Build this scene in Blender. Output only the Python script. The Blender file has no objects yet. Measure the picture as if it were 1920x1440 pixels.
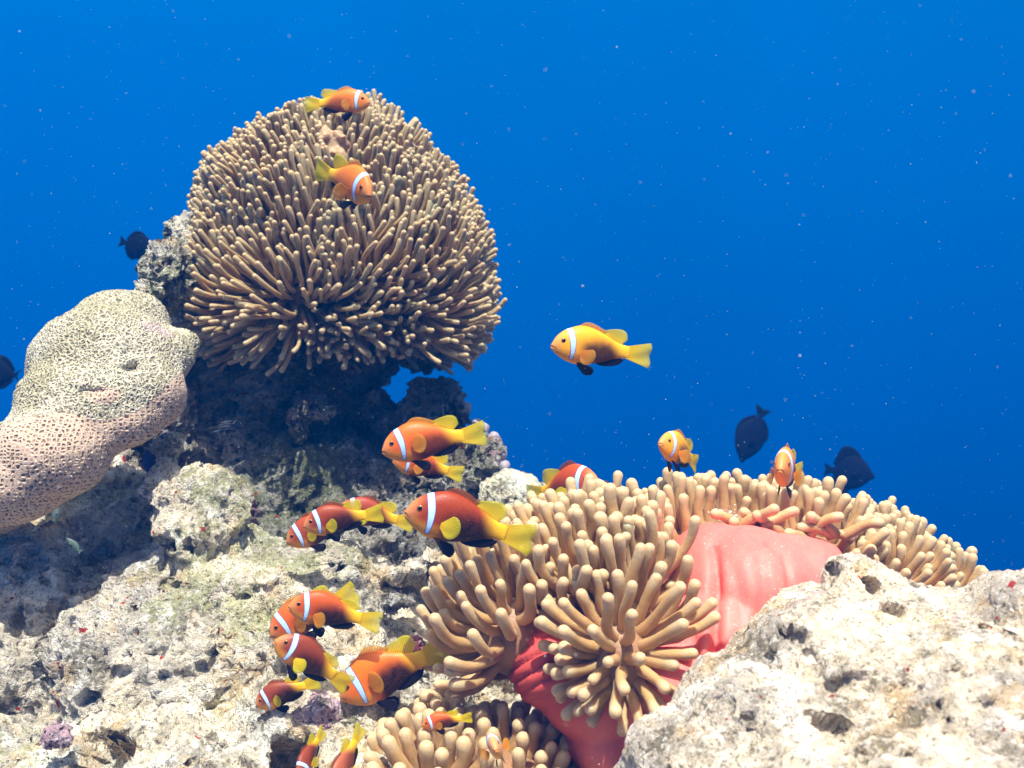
import bpy, bmesh, math, random
import numpy as np
from mathutils import Vector, Matrix, noise, Euler
from mathutils.bvhtree import BVHTree

SC = bpy.context.scene
COL = SC.collection
F = 2059.0                      # focal length in photo pixels (1920 wide)

# ------------------------------------------------------------------ camera
cam_d = bpy.data.cameras.new("camera")
cam_d.sensor_width = 36.0
cam_d.lens = 36.0 * F / 1920.0
cam_d.clip_start = 0.02
cam_d.clip_end = 500.0
cam_d.dof.use_dof = True
cam_d.dof.focus_distance = 1.12
cam_d.dof.aperture_fstop = 9.0
cam = bpy.data.objects.new("camera", cam_d)
COL.objects.link(cam)
cam.rotation_euler = (math.radians(90), 0, 0)
SC.camera = cam

# ------------------------------------------------------------------ light
SUN_DIR = Vector((0.05, -0.44, 0.89)).normalized()      # towards the sun
sun_el = math.asin(SUN_DIR.z)
sun_az = math.atan2(SUN_DIR.x, SUN_DIR.y)
sl = bpy.data.lights.new("sun", 'SUN')
sl.energy = 5.0
sl.angle = math.radians(0.9)
sl.color = (1.0, 0.97, 0.90)
so = bpy.data.objects.new("sun", sl)
so.rotation_euler = SUN_DIR.to_track_quat('Z', 'Y').to_euler()
COL.objects.link(so)

world = bpy.data.worlds.new("World")
SC.world = world
world.use_nodes = True
wn, wl = world.node_tree.nodes, world.node_tree.links
wn.clear()
w_out = wn.new('ShaderNodeOutputWorld')
w_bg = wn.new('ShaderNodeBackground')
w_bg.inputs['Strength'].default_value = 0.10
sky = wn.new('ShaderNodeTexSky')
sky.sky_type = 'NISHITA'
sky.sun_disc = False
sky.sun_elevation = sun_el
sky.sun_rotation = sun_az
tc = wn.new('ShaderNodeTexCoord')
sep = wn.new('ShaderNodeSeparateXYZ')
wl.new(tc.outputs['Generated'], sep.inputs[0])
mr = wn.new('ShaderNodeMapRange')
mr.inputs['From Min'].default_value = -1.0
mr.inputs['From Max'].default_value = 1.0
wl.new(sep.outputs['Z'], mr.inputs['Value'])
ramp = wn.new('ShaderNodeValToRGB')
cr = ramp.color_ramp
cr.elements[0].position = 0.0
cr.elements[0].color = (0.000, 0.006, 0.035, 1)
cr.elements[1].position = 1.0
cr.elements[1].color = (0.01, 0.16, 0.50, 1)
for pos, c in ((0.30, (0.000, 0.016, 0.09, 1)), (0.42, (0.0, 0.043, 0.185, 1)),
               (0.50, (0.0, 0.066, 0.27, 1)), (0.60, (0.0, 0.098, 0.34, 1)), (0.68, (0.0, 0.120, 0.39, 1))):
    e = cr.elements.new(pos); e.color = c
wl.new(mr.outputs[0], ramp.inputs[0])
blue = wn.new('ShaderNodeVectorMath'); blue.operation = 'SCALE'
blue.inputs['Scale'].default_value = 10.0           # the open water around (background strength is 0.1)
wl.new(ramp.outputs[0], blue.inputs[0])
w_map = wn.new('ShaderNodeMapping'); w_map.inputs['Scale'].default_value = (1.6, 1.0, 0.7)
w_noi = wn.new('ShaderNodeTexNoise'); w_noi.inputs['Scale'].default_value = 3.2; w_noi.inputs['Detail'].default_value = 4
wl.new(tc.outputs['Generated'], w_map.inputs[0]); wl.new(w_map.outputs[0], w_noi.inputs['Vector'])
w_var = wn.new('ShaderNodeMath'); w_var.operation = 'MULTIPLY_ADD'; w_var.inputs[1].default_value = 2.6; w_var.inputs[2].default_value = 8.9
wl.new(w_noi.outputs['Fac'], w_var.inputs[0])
w_sd = wn.new('ShaderNodeMath'); w_sd.operation = 'MULTIPLY_ADD'; w_sd.inputs[1].default_value = -1.7
wl.new(sep.outputs['X'], w_sd.inputs[0]); wl.new(w_var.outputs[0], w_sd.inputs[2])
wl.new(w_sd.outputs[0], blue.inputs['Scale'])
tint = wn.new('ShaderNodeVectorMath'); tint.operation = 'MULTIPLY'
tint.inputs[1].default_value = (3.6, 2.9, 1.7)
wl.new(sky.outputs[0], tint.inputs[0])
mfac = wn.new('ShaderNodeMapRange'); mfac.interpolation_type = 'SMOOTHSTEP'
mfac.inputs['From Min'].default_value = 0.50
mfac.inputs['From Max'].default_value = 0.78
wl.new(sep.outputs['Z'], mfac.inputs['Value'])
mixw = wn.new('ShaderNodeMix'); mixw.data_type = 'RGBA'
wl.new(mfac.outputs[0], mixw.inputs['Factor'])
wl.new(blue.outputs[0], mixw.inputs[6])
wl.new(tint.outputs[0], mixw.inputs[7])
wl.new(mixw.outputs[2], w_bg.inputs['Color'])
wl.new(w_bg.outputs[0], w_out.inputs[0])

SC.view_settings.view_transform = 'Standard'
SC.view_settings.look = 'None'
SC.view_settings.exposure = 0.78
SC.view_settings.gamma = 1.0
SC.view_settings.use_curve_mapping = False
SC.render.engine = 'CYCLES'
SC.cycles.max_bounces = 8
SC.cycles.transparent_max_bounces = 12
SC.cycles.volume_bounces = 1
SC.cycles.use_denoising = True
SC.cycles.caustics_reflective = False
SC.cycles.caustics_refractive = False

rnd = random.Random(7)
rng = np.random.default_rng(11)


def P(px, py, D):
    """point at photo pixel (px, py) and distance D along the view axis"""
    return Vector(((px - 960.0) / F * D, D, -(py - 720.0) / F * D))


# ------------------------------------------------------------------ helpers
def tag(o, label=None, cat=None, group=None, kind=None):
    if label: o['label'] = label
    if cat: o['category'] = cat
    if group: o['group'] = group
    if kind: o['kind'] = kind
    return o


def empty(name, loc=(0, 0, 0)):
    o = bpy.data.objects.new(name, None)
    o.empty_display_size = 0.02
    o.location = loc
    COL.objects.link(o)
    return o


def link(name, me, mat, parent=None, local=False):
    o = bpy.data.objects.new(name, me)
    COL.objects.link(o)
    if mat is not None and len(me.materials) == 0:
        me.materials.append(mat)
    if parent is not None:
        o.parent = parent
        # unless local, children are authored in world space: cancel the parent's placement
        if not local: o.matrix_parent_inverse = parent_matrix(parent).inverted()
    return o


def parent_matrix(o):
    if o.parent is None:
        return o.matrix_basis.copy()
    return parent_matrix(o.parent) @ o.matrix_parent_inverse @ o.matrix_basis


def mesh_np(name, verts, faces, attrs=None, smooth=True):
    """verts (N,3); faces: list of lists or (M,4) array; attrs: {name: (type, array)}"""
    me = bpy.data.meshes.new(name)
    me.from_pydata([tuple(v) for v in np.asarray(verts, dtype=float)], [], [tuple(int(i) for i in f) for f in faces])
    if attrs:
        for k, (ty, arr) in attrs.items():
            a = me.attributes.new(k, ty, 'POINT')
            arr = np.asarray(arr, dtype=np.float32)
            a.data.foreach_set('vector' if ty == 'FLOAT_VECTOR' else 'value', arr.ravel())
    if smooth:
        me.polygons.foreach_set('use_smooth', [True] * len(me.polygons))
    me.update()
    return me


def nz(v):
    v = np.asarray(v, float)
    return v / (np.linalg.norm(v) + 1e-12)


# ------------------------------------------------------------------ materials
class NT:
    """tiny node-tree writer"""
    def __init__(self, name, disp=False):
        self.m = bpy.data.materials.new(name)
        self.m.use_nodes = True
        if disp: self.m.displacement_method = 'BOTH'
        self.t = self.m.node_tree
        self.t.nodes.clear()
        self.out = self.n('ShaderNodeOutputMaterial')

    def n(self, ty, **kw):
        o = self.t.nodes.new(ty)
        for k, v in kw.items(): setattr(o, k, v)
        return o

    def l(self, a, b): self.t.links.new(a, b)

    def put(self, sock, v):
        if hasattr(v, 'is_output'): self.l(v, sock)
        elif isinstance(v, (tuple, list)) and len(v) == 3 and sock.type == 'RGBA': sock.default_value = (*v, 1)
        else: sock.default_value = v

    def attr(self, name, out='Fac'): return self.n('ShaderNodeAttribute', attribute_name=name).outputs[out]

    def obj(self): return self.n('ShaderNodeTexCoord').outputs['Object']

    def noise(self, vec, scale, detail=5, rough=0.6, dist=0.0):
        o = self.n('ShaderNodeTexNoise')
        self.l(vec, o.inputs['Vector'])
        for k, v in (('Scale', scale), ('Detail', detail), ('Roughness', rough), ('Distortion', dist)): o.inputs[k].default_value = v
        return o.outputs['Fac']

    def voro(self, vec, scale, feature='F1', rand=1.0, out='Distance'):
        o = self.n('ShaderNodeTexVoronoi', feature=feature)
        self.l(vec, o.inputs['Vector'])
        o.inputs['Scale'].default_value = scale
        o.inputs['Randomness'].default_value = rand
        return o.outputs[out]

    def math(self, op, a, b=0.0, c=None, clamp=False):
        o = self.n('ShaderNodeMath', operation=op, use_clamp=clamp)
        self.put(o.inputs[0], a); self.put(o.inputs[1], b)
        if c is not None: self.put(o.inputs[2], c)
        return o.outputs[0]

    def rng(self, v, a, b, c=0.0, d=1.0, smooth=True):
        o = self.n('ShaderNodeMapRange')
        if smooth: o.interpolation_type = 'SMOOTHSTEP'
        self.put(o.inputs['Value'], v)
        for k, x in (('From Min', a), ('From Max', b), ('To Min', c), ('To Max', d)): self.put(o.inputs[k], x)
        return o.outputs[0]

    def mix(self, f, a, b, blend='MIX'):
        o = self.n('ShaderNodeMix', data_type='RGBA', blend_type=blend)
        self.put(o.inputs[0], f); self.put(o.inputs[6], a); self.put(o.inputs[7], b)
        return o.outputs[2]

    def add(self, a, b): return self.math('ADD', a, b)
    def mul(self, a, b): return self.math('MULTIPLY', a, b)

    def warp(self, vec, scale, amt):
        o = self.n('ShaderNodeTexNoise'); self.l(vec, o.inputs['Vector'])
        o.inputs['Scale'].default_value = scale; o.inputs['Detail'].default_value = 3
        s = self.n('ShaderNodeVectorMath', operation='SUBTRACT'); self.l(o.outputs['Color'], s.inputs[0]); s.inputs[1].default_value = (.5, .5, .5)
        k = self.n('ShaderNodeVectorMath', operation='SCALE'); self.l(s.outputs[0], k.inputs[0]); k.inputs['Scale'].default_value = amt
        a = self.n('ShaderNodeVectorMath', operation='ADD'); self.l(vec, a.inputs[0]); self.l(k.outputs[0], a.inputs[1])
        return a.outputs[0]

    def principled(self, col, rough=0.8, spec=0.2, **kw):
        b = self.n('ShaderNodeBsdfPrincipled')
        self.put(b.inputs['Base Color'], col); self.put(b.inputs['Roughness'], rough)
        self.put(b.inputs['Specular IOR Level'], spec)
        for k, v in kw.items(): self.put(b.inputs[k.replace('_', ' ')], v)
        return b

    def done(self, bsdf, height=None, scale=0.01, mid=0.5):
        self.l(bsdf.outputs[0], self.out.inputs['Surface'])
        if height is not None:
            d = self.n('ShaderNodeDisplacement')
            d.inputs['Scale'].default_value = scale; d.inputs['Midlevel'].default_value = mid
            self.l(height, d.inputs['Height']); self.l(d.outputs[0], self.out.inputs['Displacement'])
        return self.m


def rock_mat(name, pale=(0.72, 0.65, 0.50), dark=(0.16, 0.14, 0.09), algae=(0.15, 0.18, 0.06), pink=(0.46, 0.27, 0.31),
             algae_amt=0.5, dark_amt=0.5, pink_amt=0.62, red_amt=1.0, disp=0.012, pits=1.0):
    t = NT(name, disp=True)
    v = t.obj(); vw = t.warp(v, 14, 0.05)
    big = t.noise(vw, 7, 6, 0.62)
    mid = t.noise(vw, 30, 7, 0.68)
    fine = t.noise(vw, 120, 6, 0.72)
    grit = t.noise(v, 430, 4, 0.75)
    # pits: small round holes, only some cells, two sizes
    def pitset(scale, thr, r0, r1):
        d = t.voro(t.warp(v, 60, 0.008), scale)
        c = t.n('ShaderNodeSeparateColor'); t.l(t.voro(t.warp(v, 60, 0.008), scale, out='Color'), c.inputs[0])
        on = t.math('GREATER_THAN', c.outputs[0], thr)
        return t.mul(t.rng(d, r0, r1, 1.0, 0.0), on)
    pa = pitset(45, 0.70, 0.10, 0.30)
    pb = pitset(130, 0.62, 0.12, 0.38)
    pc = pitset(300, 0.5, 0.15, 0.42)
    clump = t.rng(t.noise(vw, 11, 3, 0.5), 0.40, 0.60)
    pit = t.math('MAXIMUM', pa, t.mul(pb, clump))
    pit = t.math('MAXIMUM', pit, t.mul(t.mul(pc, 0.7), clump))
    pit = t.mul(pit, pits)
    # craggy ridges
    crag = t.voro(t.warp(v, 40, 0.02), 60, 'SMOOTH_F1')
    # colour
    w1 = t.warp(v, 10, 0.08)
    col = t.mix(t.rng(t.noise(w1, 9, 5, .6), 0.42, 0.58), (pale[0] * .66, pale[1] * .68, pale[2] * .74), pale)
    col = t.mix(t.mul(t.rng(t.noise(w1, 21, 5, .65), 0.50, 0.62), .8), col, (min(.9, pale[0] * 1.18), min(.88, pale[1] * 1.24), min(.84, pale[2] * 1.42)))
    och = t.rng(t.noise(t.warp(v, 30, .04), 13, 6, .7), 0.535, 0.60)
    col = t.mix(t.mul(och, 0.55), col, (pale[0] * .78, pale[1] * .60, pale[2] * .34))
    turf = t.add(t.mul(t.noise(w1, 16, 3, .5), .45), t.mul(t.noise(v, 75, 7, .78), .55))
    col = t.mix(t.mul(t.rng(turf, 0.53 - .05 * dark_amt, 0.585 - .05 * dark_amt), 0.82), col, dark)
    al = t.rng(t.add(t.mul(t.noise(v, 5.3, 4, 0.6), .6), t.mul(t.noise(v, 60, 6, .75), .4)), 0.60 - 0.12 * algae_amt, 0.65 - 0.10 * algae_amt)
    col = t.mix(t.mul(al, 0.72), col, algae)
    pk = t.rng(t.noise(t.warp(v, 20, .1), 6.1, 4, 0.6), pink_amt, pink_amt + 0.06)
    col = t.mix(t.mul(pk, 0.7), col, pink)
    col = t.mix(t.mul(t.rng(t.noise(v, 210, 4, 0.8), 0.56, 0.62), 0.75), col, (dark[0] * .5, dark[1] * .5, dark[2] * .6))
    col = t.mix(t.mul(t.rng(t.noise(v, 150, 3, 0.7), 0.43, 0.36), 0.6), col, (.88, .86, .78) if pale[0] > .5 else (.5, .5, .46))
    red = t.mul(t.rng(t.noise(v, 60, 2, 0.5), 0.715, 0.735), red_amt)
    col = t.mix(red, col, (0.42, 0.05, 0.04))
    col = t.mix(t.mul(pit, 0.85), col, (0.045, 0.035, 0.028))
    lump = t.math('SUBTRACT', 1.0, t.voro(t.warp(v, 30, 0.03), 34, 'SMOOTH_F1'))
    h = t.add(t.mul(big, 0.9), t.add(t.mul(mid, 0.9), t.add(t.mul(fine, 0.45), t.mul(grit, 0.12))))
    h = t.add(h, t.add(t.mul(crag, 0.25), t.mul(lump, 0.75)))
    h = t.math('SUBTRACT', h, t.mul(t.rng(turf, .50, .60), .16))
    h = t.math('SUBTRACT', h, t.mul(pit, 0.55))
    b = t.principled(col, 0.9, 0.12)
    return t.done(b, h, disp, 1.85)


M = {}
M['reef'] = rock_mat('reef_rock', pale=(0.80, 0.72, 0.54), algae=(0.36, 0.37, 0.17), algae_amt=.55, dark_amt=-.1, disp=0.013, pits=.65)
M['reef_dark'] = rock_mat('shaded_reef_rock', pale=(0.44, 0.42, 0.35), algae_amt=0.8, dark_amt=0.6, pink_amt=0.60, red_amt=1, disp=0.018)  # darker copy of the reef rock, shade of the core put into its colour
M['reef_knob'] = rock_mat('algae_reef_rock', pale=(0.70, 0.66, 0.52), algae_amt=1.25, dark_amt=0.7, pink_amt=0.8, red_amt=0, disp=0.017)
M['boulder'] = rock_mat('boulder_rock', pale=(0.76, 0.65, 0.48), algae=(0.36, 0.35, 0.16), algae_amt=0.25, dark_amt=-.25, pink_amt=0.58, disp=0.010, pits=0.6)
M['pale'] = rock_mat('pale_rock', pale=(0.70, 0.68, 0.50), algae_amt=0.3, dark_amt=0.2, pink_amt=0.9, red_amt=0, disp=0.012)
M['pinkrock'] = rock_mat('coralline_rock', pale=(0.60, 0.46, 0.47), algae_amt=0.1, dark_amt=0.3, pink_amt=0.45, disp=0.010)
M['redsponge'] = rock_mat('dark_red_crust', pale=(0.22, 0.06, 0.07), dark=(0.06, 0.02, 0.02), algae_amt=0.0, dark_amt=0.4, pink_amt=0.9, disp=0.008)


def coral_mat(name, ridge, valley, scale, disp, patchy=None):
    t = NT(name, disp=True)
    v = t.obj(); vw = t.warp(v, 25, 0.006)
    e = t.voro(vw, scale, 'DISTANCE_TO_EDGE', 0.5)
    pitv = t.rng(e, 0.10, 0.40)            # 1 inside the cup, 0 on the ridge
    if patchy:
        live = t.attr('live')
        n1 = t.noise(t.warp(v, 20, .05), 16, 5, 0.65)
        r = t.mix(t.rng(n1, .38, .62), patchy[0], patchy[1])
        r = t.mix(t.mul(t.rng(t.noise(v, 90, 4, .7), .52, .66), .4), r, (0.26, 0.27, 0.12))
        e2 = t.voro(t.warp(v, 40, 0.02), scale * 1.05, 'DISTANCE_TO_EDGE', .8)
        p2 = t.rng(e2, 0.06, 0.34)
        dead = t.mix(t.mul(p2, t.rng(n1, .25, .5, .55, 1.0)), r, (0.19, 0.165, 0.10))
        pin = t.rng(t.noise(v, 9, 3, .5), .60, .66)
        dead = t.mix(t.mul(pin, .7), dead, (0.55, 0.40, 0.42))
        k = t.rng(t.add(live, t.mul(t.math('SUBTRACT', t.noise(v, 30, 5, .6), .5), .5)), 0.30, 0.62)
        col = t.mix(k, dead, t.mix(pitv, ridge, valley))
        hh = t.math('SUBTRACT', t.mul(t.noise(v, 45, 6, .7), 0.7), t.mul(p2, 0.8))
        mixh = t.n('ShaderNodeMix', data_type='FLOAT'); t.l(k, mixh.inputs[0]); t.l(hh, mixh.inputs[2]); 
        t.l(t.mul(pitv, -0.95), mixh.inputs[3])
        h = mixh.outputs[0]
    else:
        col = t.mix(pitv, ridge, valley); h = t.mul(pitv, -1.0)
    col = t.mix(t.mul(t.rng(t.noise(v, 300, 4, .7), .5, .7), .25), col, (0.7, 0.62, 0.52))
    h = t.add(h, t.mul(t.noise(v, 350, 3, .6), .12))
    return t.done(t.principled(col, 0.85, 0.1), h, disp, -0.3)


M['brain'] = coral_mat('brain_coral', (0.56, 0.43, 0.32), (0.31, 0.195, 0.12), 225, 0.0034, ((0.60, 0.56, 0.42), (0.44, 0.41, 0.27)))


def tentacle_mat(name, base, tip, sss=0.8):
    t = NT(name)
    v = t.obj()
    a = t.attr('along'); r = t.attr('rnd')
    n = t.noise(v, 60, 4, .6)
    c = t.mix(t.rng(r, 0, 1, 0.0, 0.35, False), base, (base[0] * .62, base[1] * .64, base[2] * .62))
    c = t.mix(t.rng(n, .35, .7, 0, .35), c, (base[0] * 1.2, base[1] * 1.25, base[2] * 1.35))
    c = t.mix(t.rng(a, 0.72, 0.95), c, tip)
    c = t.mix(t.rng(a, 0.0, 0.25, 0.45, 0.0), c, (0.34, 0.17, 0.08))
    c = t.mix(t.mul(t.rng(t.noise(v, 900, 2, .5), .62, .72), .35), c, (0.75, 0.68, 0.52))
    b = t.principled(c, 0.42, 0.35)
    b.inputs['Subsurface Weight'].default_value = sss
    b.inputs['Subsurface Radius'].default_value = (1.0, 0.6, 0.35)
    b.inputs['Subsurface Scale'].default_value = 0.010
    b.inputs['Sheen Weight'].default_value = 0.15
    b.inputs['Sheen Roughness'].default_value = 0.35
    b.inputs['Sheen Tint'].default_value = (0.9, 0.85, 0.8, 1)
    bp = t.n('ShaderNodeBump'); bp.inputs['Strength'].default_value = 0.5; bp.inputs['Distance'].default_value = 0.0015
    t.l(t.noise(v, 260, 4, .65), bp.inputs['Height']); t.l(bp.outputs[0], b.inputs['Normal'])
    return t.done(b)


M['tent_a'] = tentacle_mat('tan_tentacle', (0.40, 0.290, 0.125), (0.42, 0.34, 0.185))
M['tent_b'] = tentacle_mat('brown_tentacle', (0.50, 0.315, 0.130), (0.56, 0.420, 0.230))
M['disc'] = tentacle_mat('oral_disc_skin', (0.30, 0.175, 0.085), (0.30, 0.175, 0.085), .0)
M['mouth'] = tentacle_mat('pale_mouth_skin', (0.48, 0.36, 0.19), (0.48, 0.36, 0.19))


def column_mat():
    t = NT('pink_column_skin')
    v = t.obj()
    n = t.noise(v, 9, 4, .55)
    c = t.mix(t.rng(n, .35, .65), (0.84, 0.165, 0.130), (0.86, 0.205, 0.165))
    wv = t.n('ShaderNodeMapping'); t.l(v, wv.inputs[0]); wv.inputs['Scale'].default_value = (1, 1, .14)
    st = t.noise(t.warp(wv.outputs[0], 12, .02), 110, 4, .6)
    c = t.mix(t.rng(st, .48, .70, 0, .22), c, (0.88, 0.28, 0.21))
    c = t.mix(t.mul(t.rng(t.noise(v, 420, 2, .5), .68, .74), .7), c, (0.9, .72, .62))
    wr = t.attr('wrinkle')
    c = t.mix(t.mul(t.attr('lobe_shade'), .9), c, (0.50, 0.055, 0.045))  # painted shade turns the left lobe a darker red
    b = t.principled(c, 0.5, 0.3)
    b.inputs['Subsurface Weight'].default_value = 0.25
    b.inputs['Subsurface Radius'].default_value = (1, .3, .25)
    b.inputs['Subsurface Scale'].default_value = 0.008
    bp = t.n('ShaderNodeBump'); bp.inputs['Strength'].default_value = 0.35; bp.inputs['Distance'].default_value = 0.002
    t.l(t.add(st, t.mul(t.noise(v, 300, 3, .6), .4)), bp.inputs['Height']); t.l(bp.outputs[0], b.inputs['Normal'])
    return t.done(b)


M['column'] = column_mat()


def fish_body_mat():
    """colours laid out in the fish's own length (x) and height (z) coordinates, snout at x = 0, tail at x = 1"""
    t = NT('clownfish_skin')
    at = t.n('ShaderNodeAttribute', attribute_name='rest')
    s = t.n('ShaderNodeSeparateXYZ'); t.l(at.outputs['Vector'], s.inputs[0])
    x, z = s.outputs[0], s.outputs[2]
    oi = t.n('ShaderNodeObjectInfo'); main = oi.outputs['Color']; belly = oi.outputs['Alpha']
    n = t.noise(at.outputs['Vector'], 9, 3, .5)
    nn = t.mul(t.math('SUBTRACT', n, .5), .06)
    # head lighter, snout and chin yellow
    c = t.mix(t.rng(x, 0.01, 0.15, .8, 0), main, (0.72, 0.30, 0.10))
    chin = t.mul(t.rng(z, -0.03, -0.12), t.rng(x, .38, .20))
    c = t.mix(t.mul(chin, .85), c, (0.85, 0.36, 0.03))
    # dark belly
    zb = t.add(z, t.add(nn, t.mul(t.math('ABSOLUTE', t.math('SUBTRACT', x, .50)), .18)))
    dk = t.mul(t.rng(zb, 0.15, -0.01), t.rng(t.add(x, t.mul(z, .3)), .22, .36))
    dk = t.mul(dk, t.rng(x, .80, .60))
    c = t.mix(t.mul(dk, belly), c, (0.006, 0.003, 0.005))
    # yellow tail stalk
    c = t.mix(t.rng(t.add(x, t.mul(z, .5)), .58, .77), c, (0.95, 0.55, 0.012))
    # fine scales
    sc_ = t.voro(at.outputs['Vector'], 60, 'F1', .5)
    c = t.mix(t.mul(t.rng(sc_, .3, .6), .12), c, (0.35, 0.10, 0.02))
    # white band with blue-violet edges
    cx = t.math('MULTIPLY_ADD', t.mul(z, z), -1.0, 0.198)
    cx = t.add(cx, t.mul(z, -0.16))
    w = t.rng(z, -0.15, 0.05, 0.013, 0.028, False)
    dist = t.math('SUBTRACT', t.math('ABSOLUTE', t.math('SUBTRACT', x, cx)), w)
    lim = t.rng(z, -0.148, -0.138)
    band = t.mul(t.rng(dist, 0.001, -0.002), lim)
    edge = t.mul(t.rng(dist, 0.008, 0.004), t.rng(z, -0.155, -0.145))
    c = t.mix(t.mul(edge, .85), c, (0.10, 0.04, 0.32))
    c = t.mix(band, c, (0.50, 0.76, 1.0))
    # gill cover line and mouth
    mz = t.math('MULTIPLY_ADD', x, -0.45, -0.046)
    mouth = t.mul(t.rng(t.math('ABSOLUTE', t.math('SUBTRACT', z, mz)), .0055, .0025), t.rng(x, .060, .050))
    c = t.mix(t.mul(mouth, .75), c, (0.10, 0.03, 0.01))
    b = t.principled(c, 0.42, 0.22)
    b.inputs['Subsurface Weight'].default_value = 0.04
    b.inputs['Subsurface Radius'].default_value = (1, .4, .2)
    b.inputs['Subsurface Scale'].default_value = 0.003
    bp = t.n('ShaderNodeBump'); bp.inputs['Strength'].default_value = 0.2; bp.inputs['Distance'].default_value = 0.0008
    t.l(sc_, bp.inputs['Height']); t.l(bp.outputs[0], b.inputs['Normal'])
    return t.done(b)


def fin_mat(name, c0, c1, clear0, clear1):
    """u: along the fin's rays base to edge; v: across the rays"""
    t = NT(name)
    u, v = t.attr('u'), t.attr('v')
    ray = t.math('SINE', t.mul(v, 82.0))
    c = t.mix(u, c0, c1)
    c = t.mix(t.rng(ray, -.2, .8, 0, .7), c, (c0[0] * .5, c0[1] * .5, c0[2] * .5))
    b = t.principled(c, 0.5, 0.25)
    tr = t.n('ShaderNodeBsdfTranslucent'); t.put(tr.inputs[0], c)
    m1 = t.n('ShaderNodeMixShader'); m1.inputs[0].default_value = 0.4
    t.l(b.outputs[0], m1.inputs[1]); t.l(tr.outputs[0], m1.inputs[2])
    tp = t.n('ShaderNodeBsdfTransparent')
    m2 = t.n('ShaderNodeMixShader')
    f = t.mul(t.rng(u, 0, 1, clear0, clear1, False), t.rng(ray, -1, 1, 1.15, .75, False))
    t.l(f, m2.inputs[0]); t.l(m1.outputs[0], m2.inputs[1]); t.l(tp.outputs[0], m2.inputs[2])
    return t.done(m2)


def plain_mat(name, c, rough=.5, spec=.3, noise_amt=.2, scale=40):
    t = NT(name)
    v = t.obj()
    cc = t.mix(t.rng(t.noise(v, scale, 4, .6), .35, .7, 0, noise_amt), c, (c[0] * .45, c[1] * .45, c[2] * .45))
    return t.done(t.principled(cc, rough, spec))


M['fish'] = fish_body_mat()
M['fin_yellow'] = fin_mat('yellow_fin', (0.97, 0.66, 0.012), (0.75, 0.72, 0.02), 0.0, 0.5)
M['fin_orange'] = fin_mat('orange_fin', (0.80, 0.26, 0.02), (0.90, 0.50, 0.04), 0.0, 0.60)
M['fin_red'] = fin_mat('brown_orange_fin', (0.40, 0.09, 0.02), (0.35, 0.12, 0.05), 0.0, 0.55)
M['fin_black'] = fin_mat('black_fin', (0.02, 0.012, 0.016), (0.012, 0.010, 0.020), 0.0, 0.08)
M['iris'] = plain_mat('amber_iris', (0.30, 0.10, 0.02), .15, .6, .3)
M['pupil'] = plain_mat('black_pupil', (0.004, 0.004, 0.006), .08, .7, .0)
M['darkfish'] = plain_mat('dark_fish_skin', (0.0035, 0.006, 0.018), .7, .04, .3)
M['darkfin'] = plain_mat('dark_fish_fin', (0.003, 0.005, 0.016), .7, .04, .3)
M['greenfish'] = plain_mat('grey_green_fish_skin', (0.10, 0.15, 0.12), .45, .3, .4)
M['sponge'] = plain_mat('purple_blue_sponge', (0.06, 0.07, 0.26), .8, .1, .5, 25)
M['nodule'] = plain_mat('pale_grey_polyp_skin', (0.36, 0.33, 0.36), .6, .2, .35, 90)
M['hydroid'] = plain_mat('pale_blue_feeler', (0.07, 0.09, 0.13), .6, .2, .2)
M['snow'] = plain_mat('pale_speck', (0.55, 0.58, 0.58), .6, .3, .1)
M['debris'] = plain_mat('white_grit', (0.82, 0.78, 0.70), .7, .2, .3)


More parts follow.
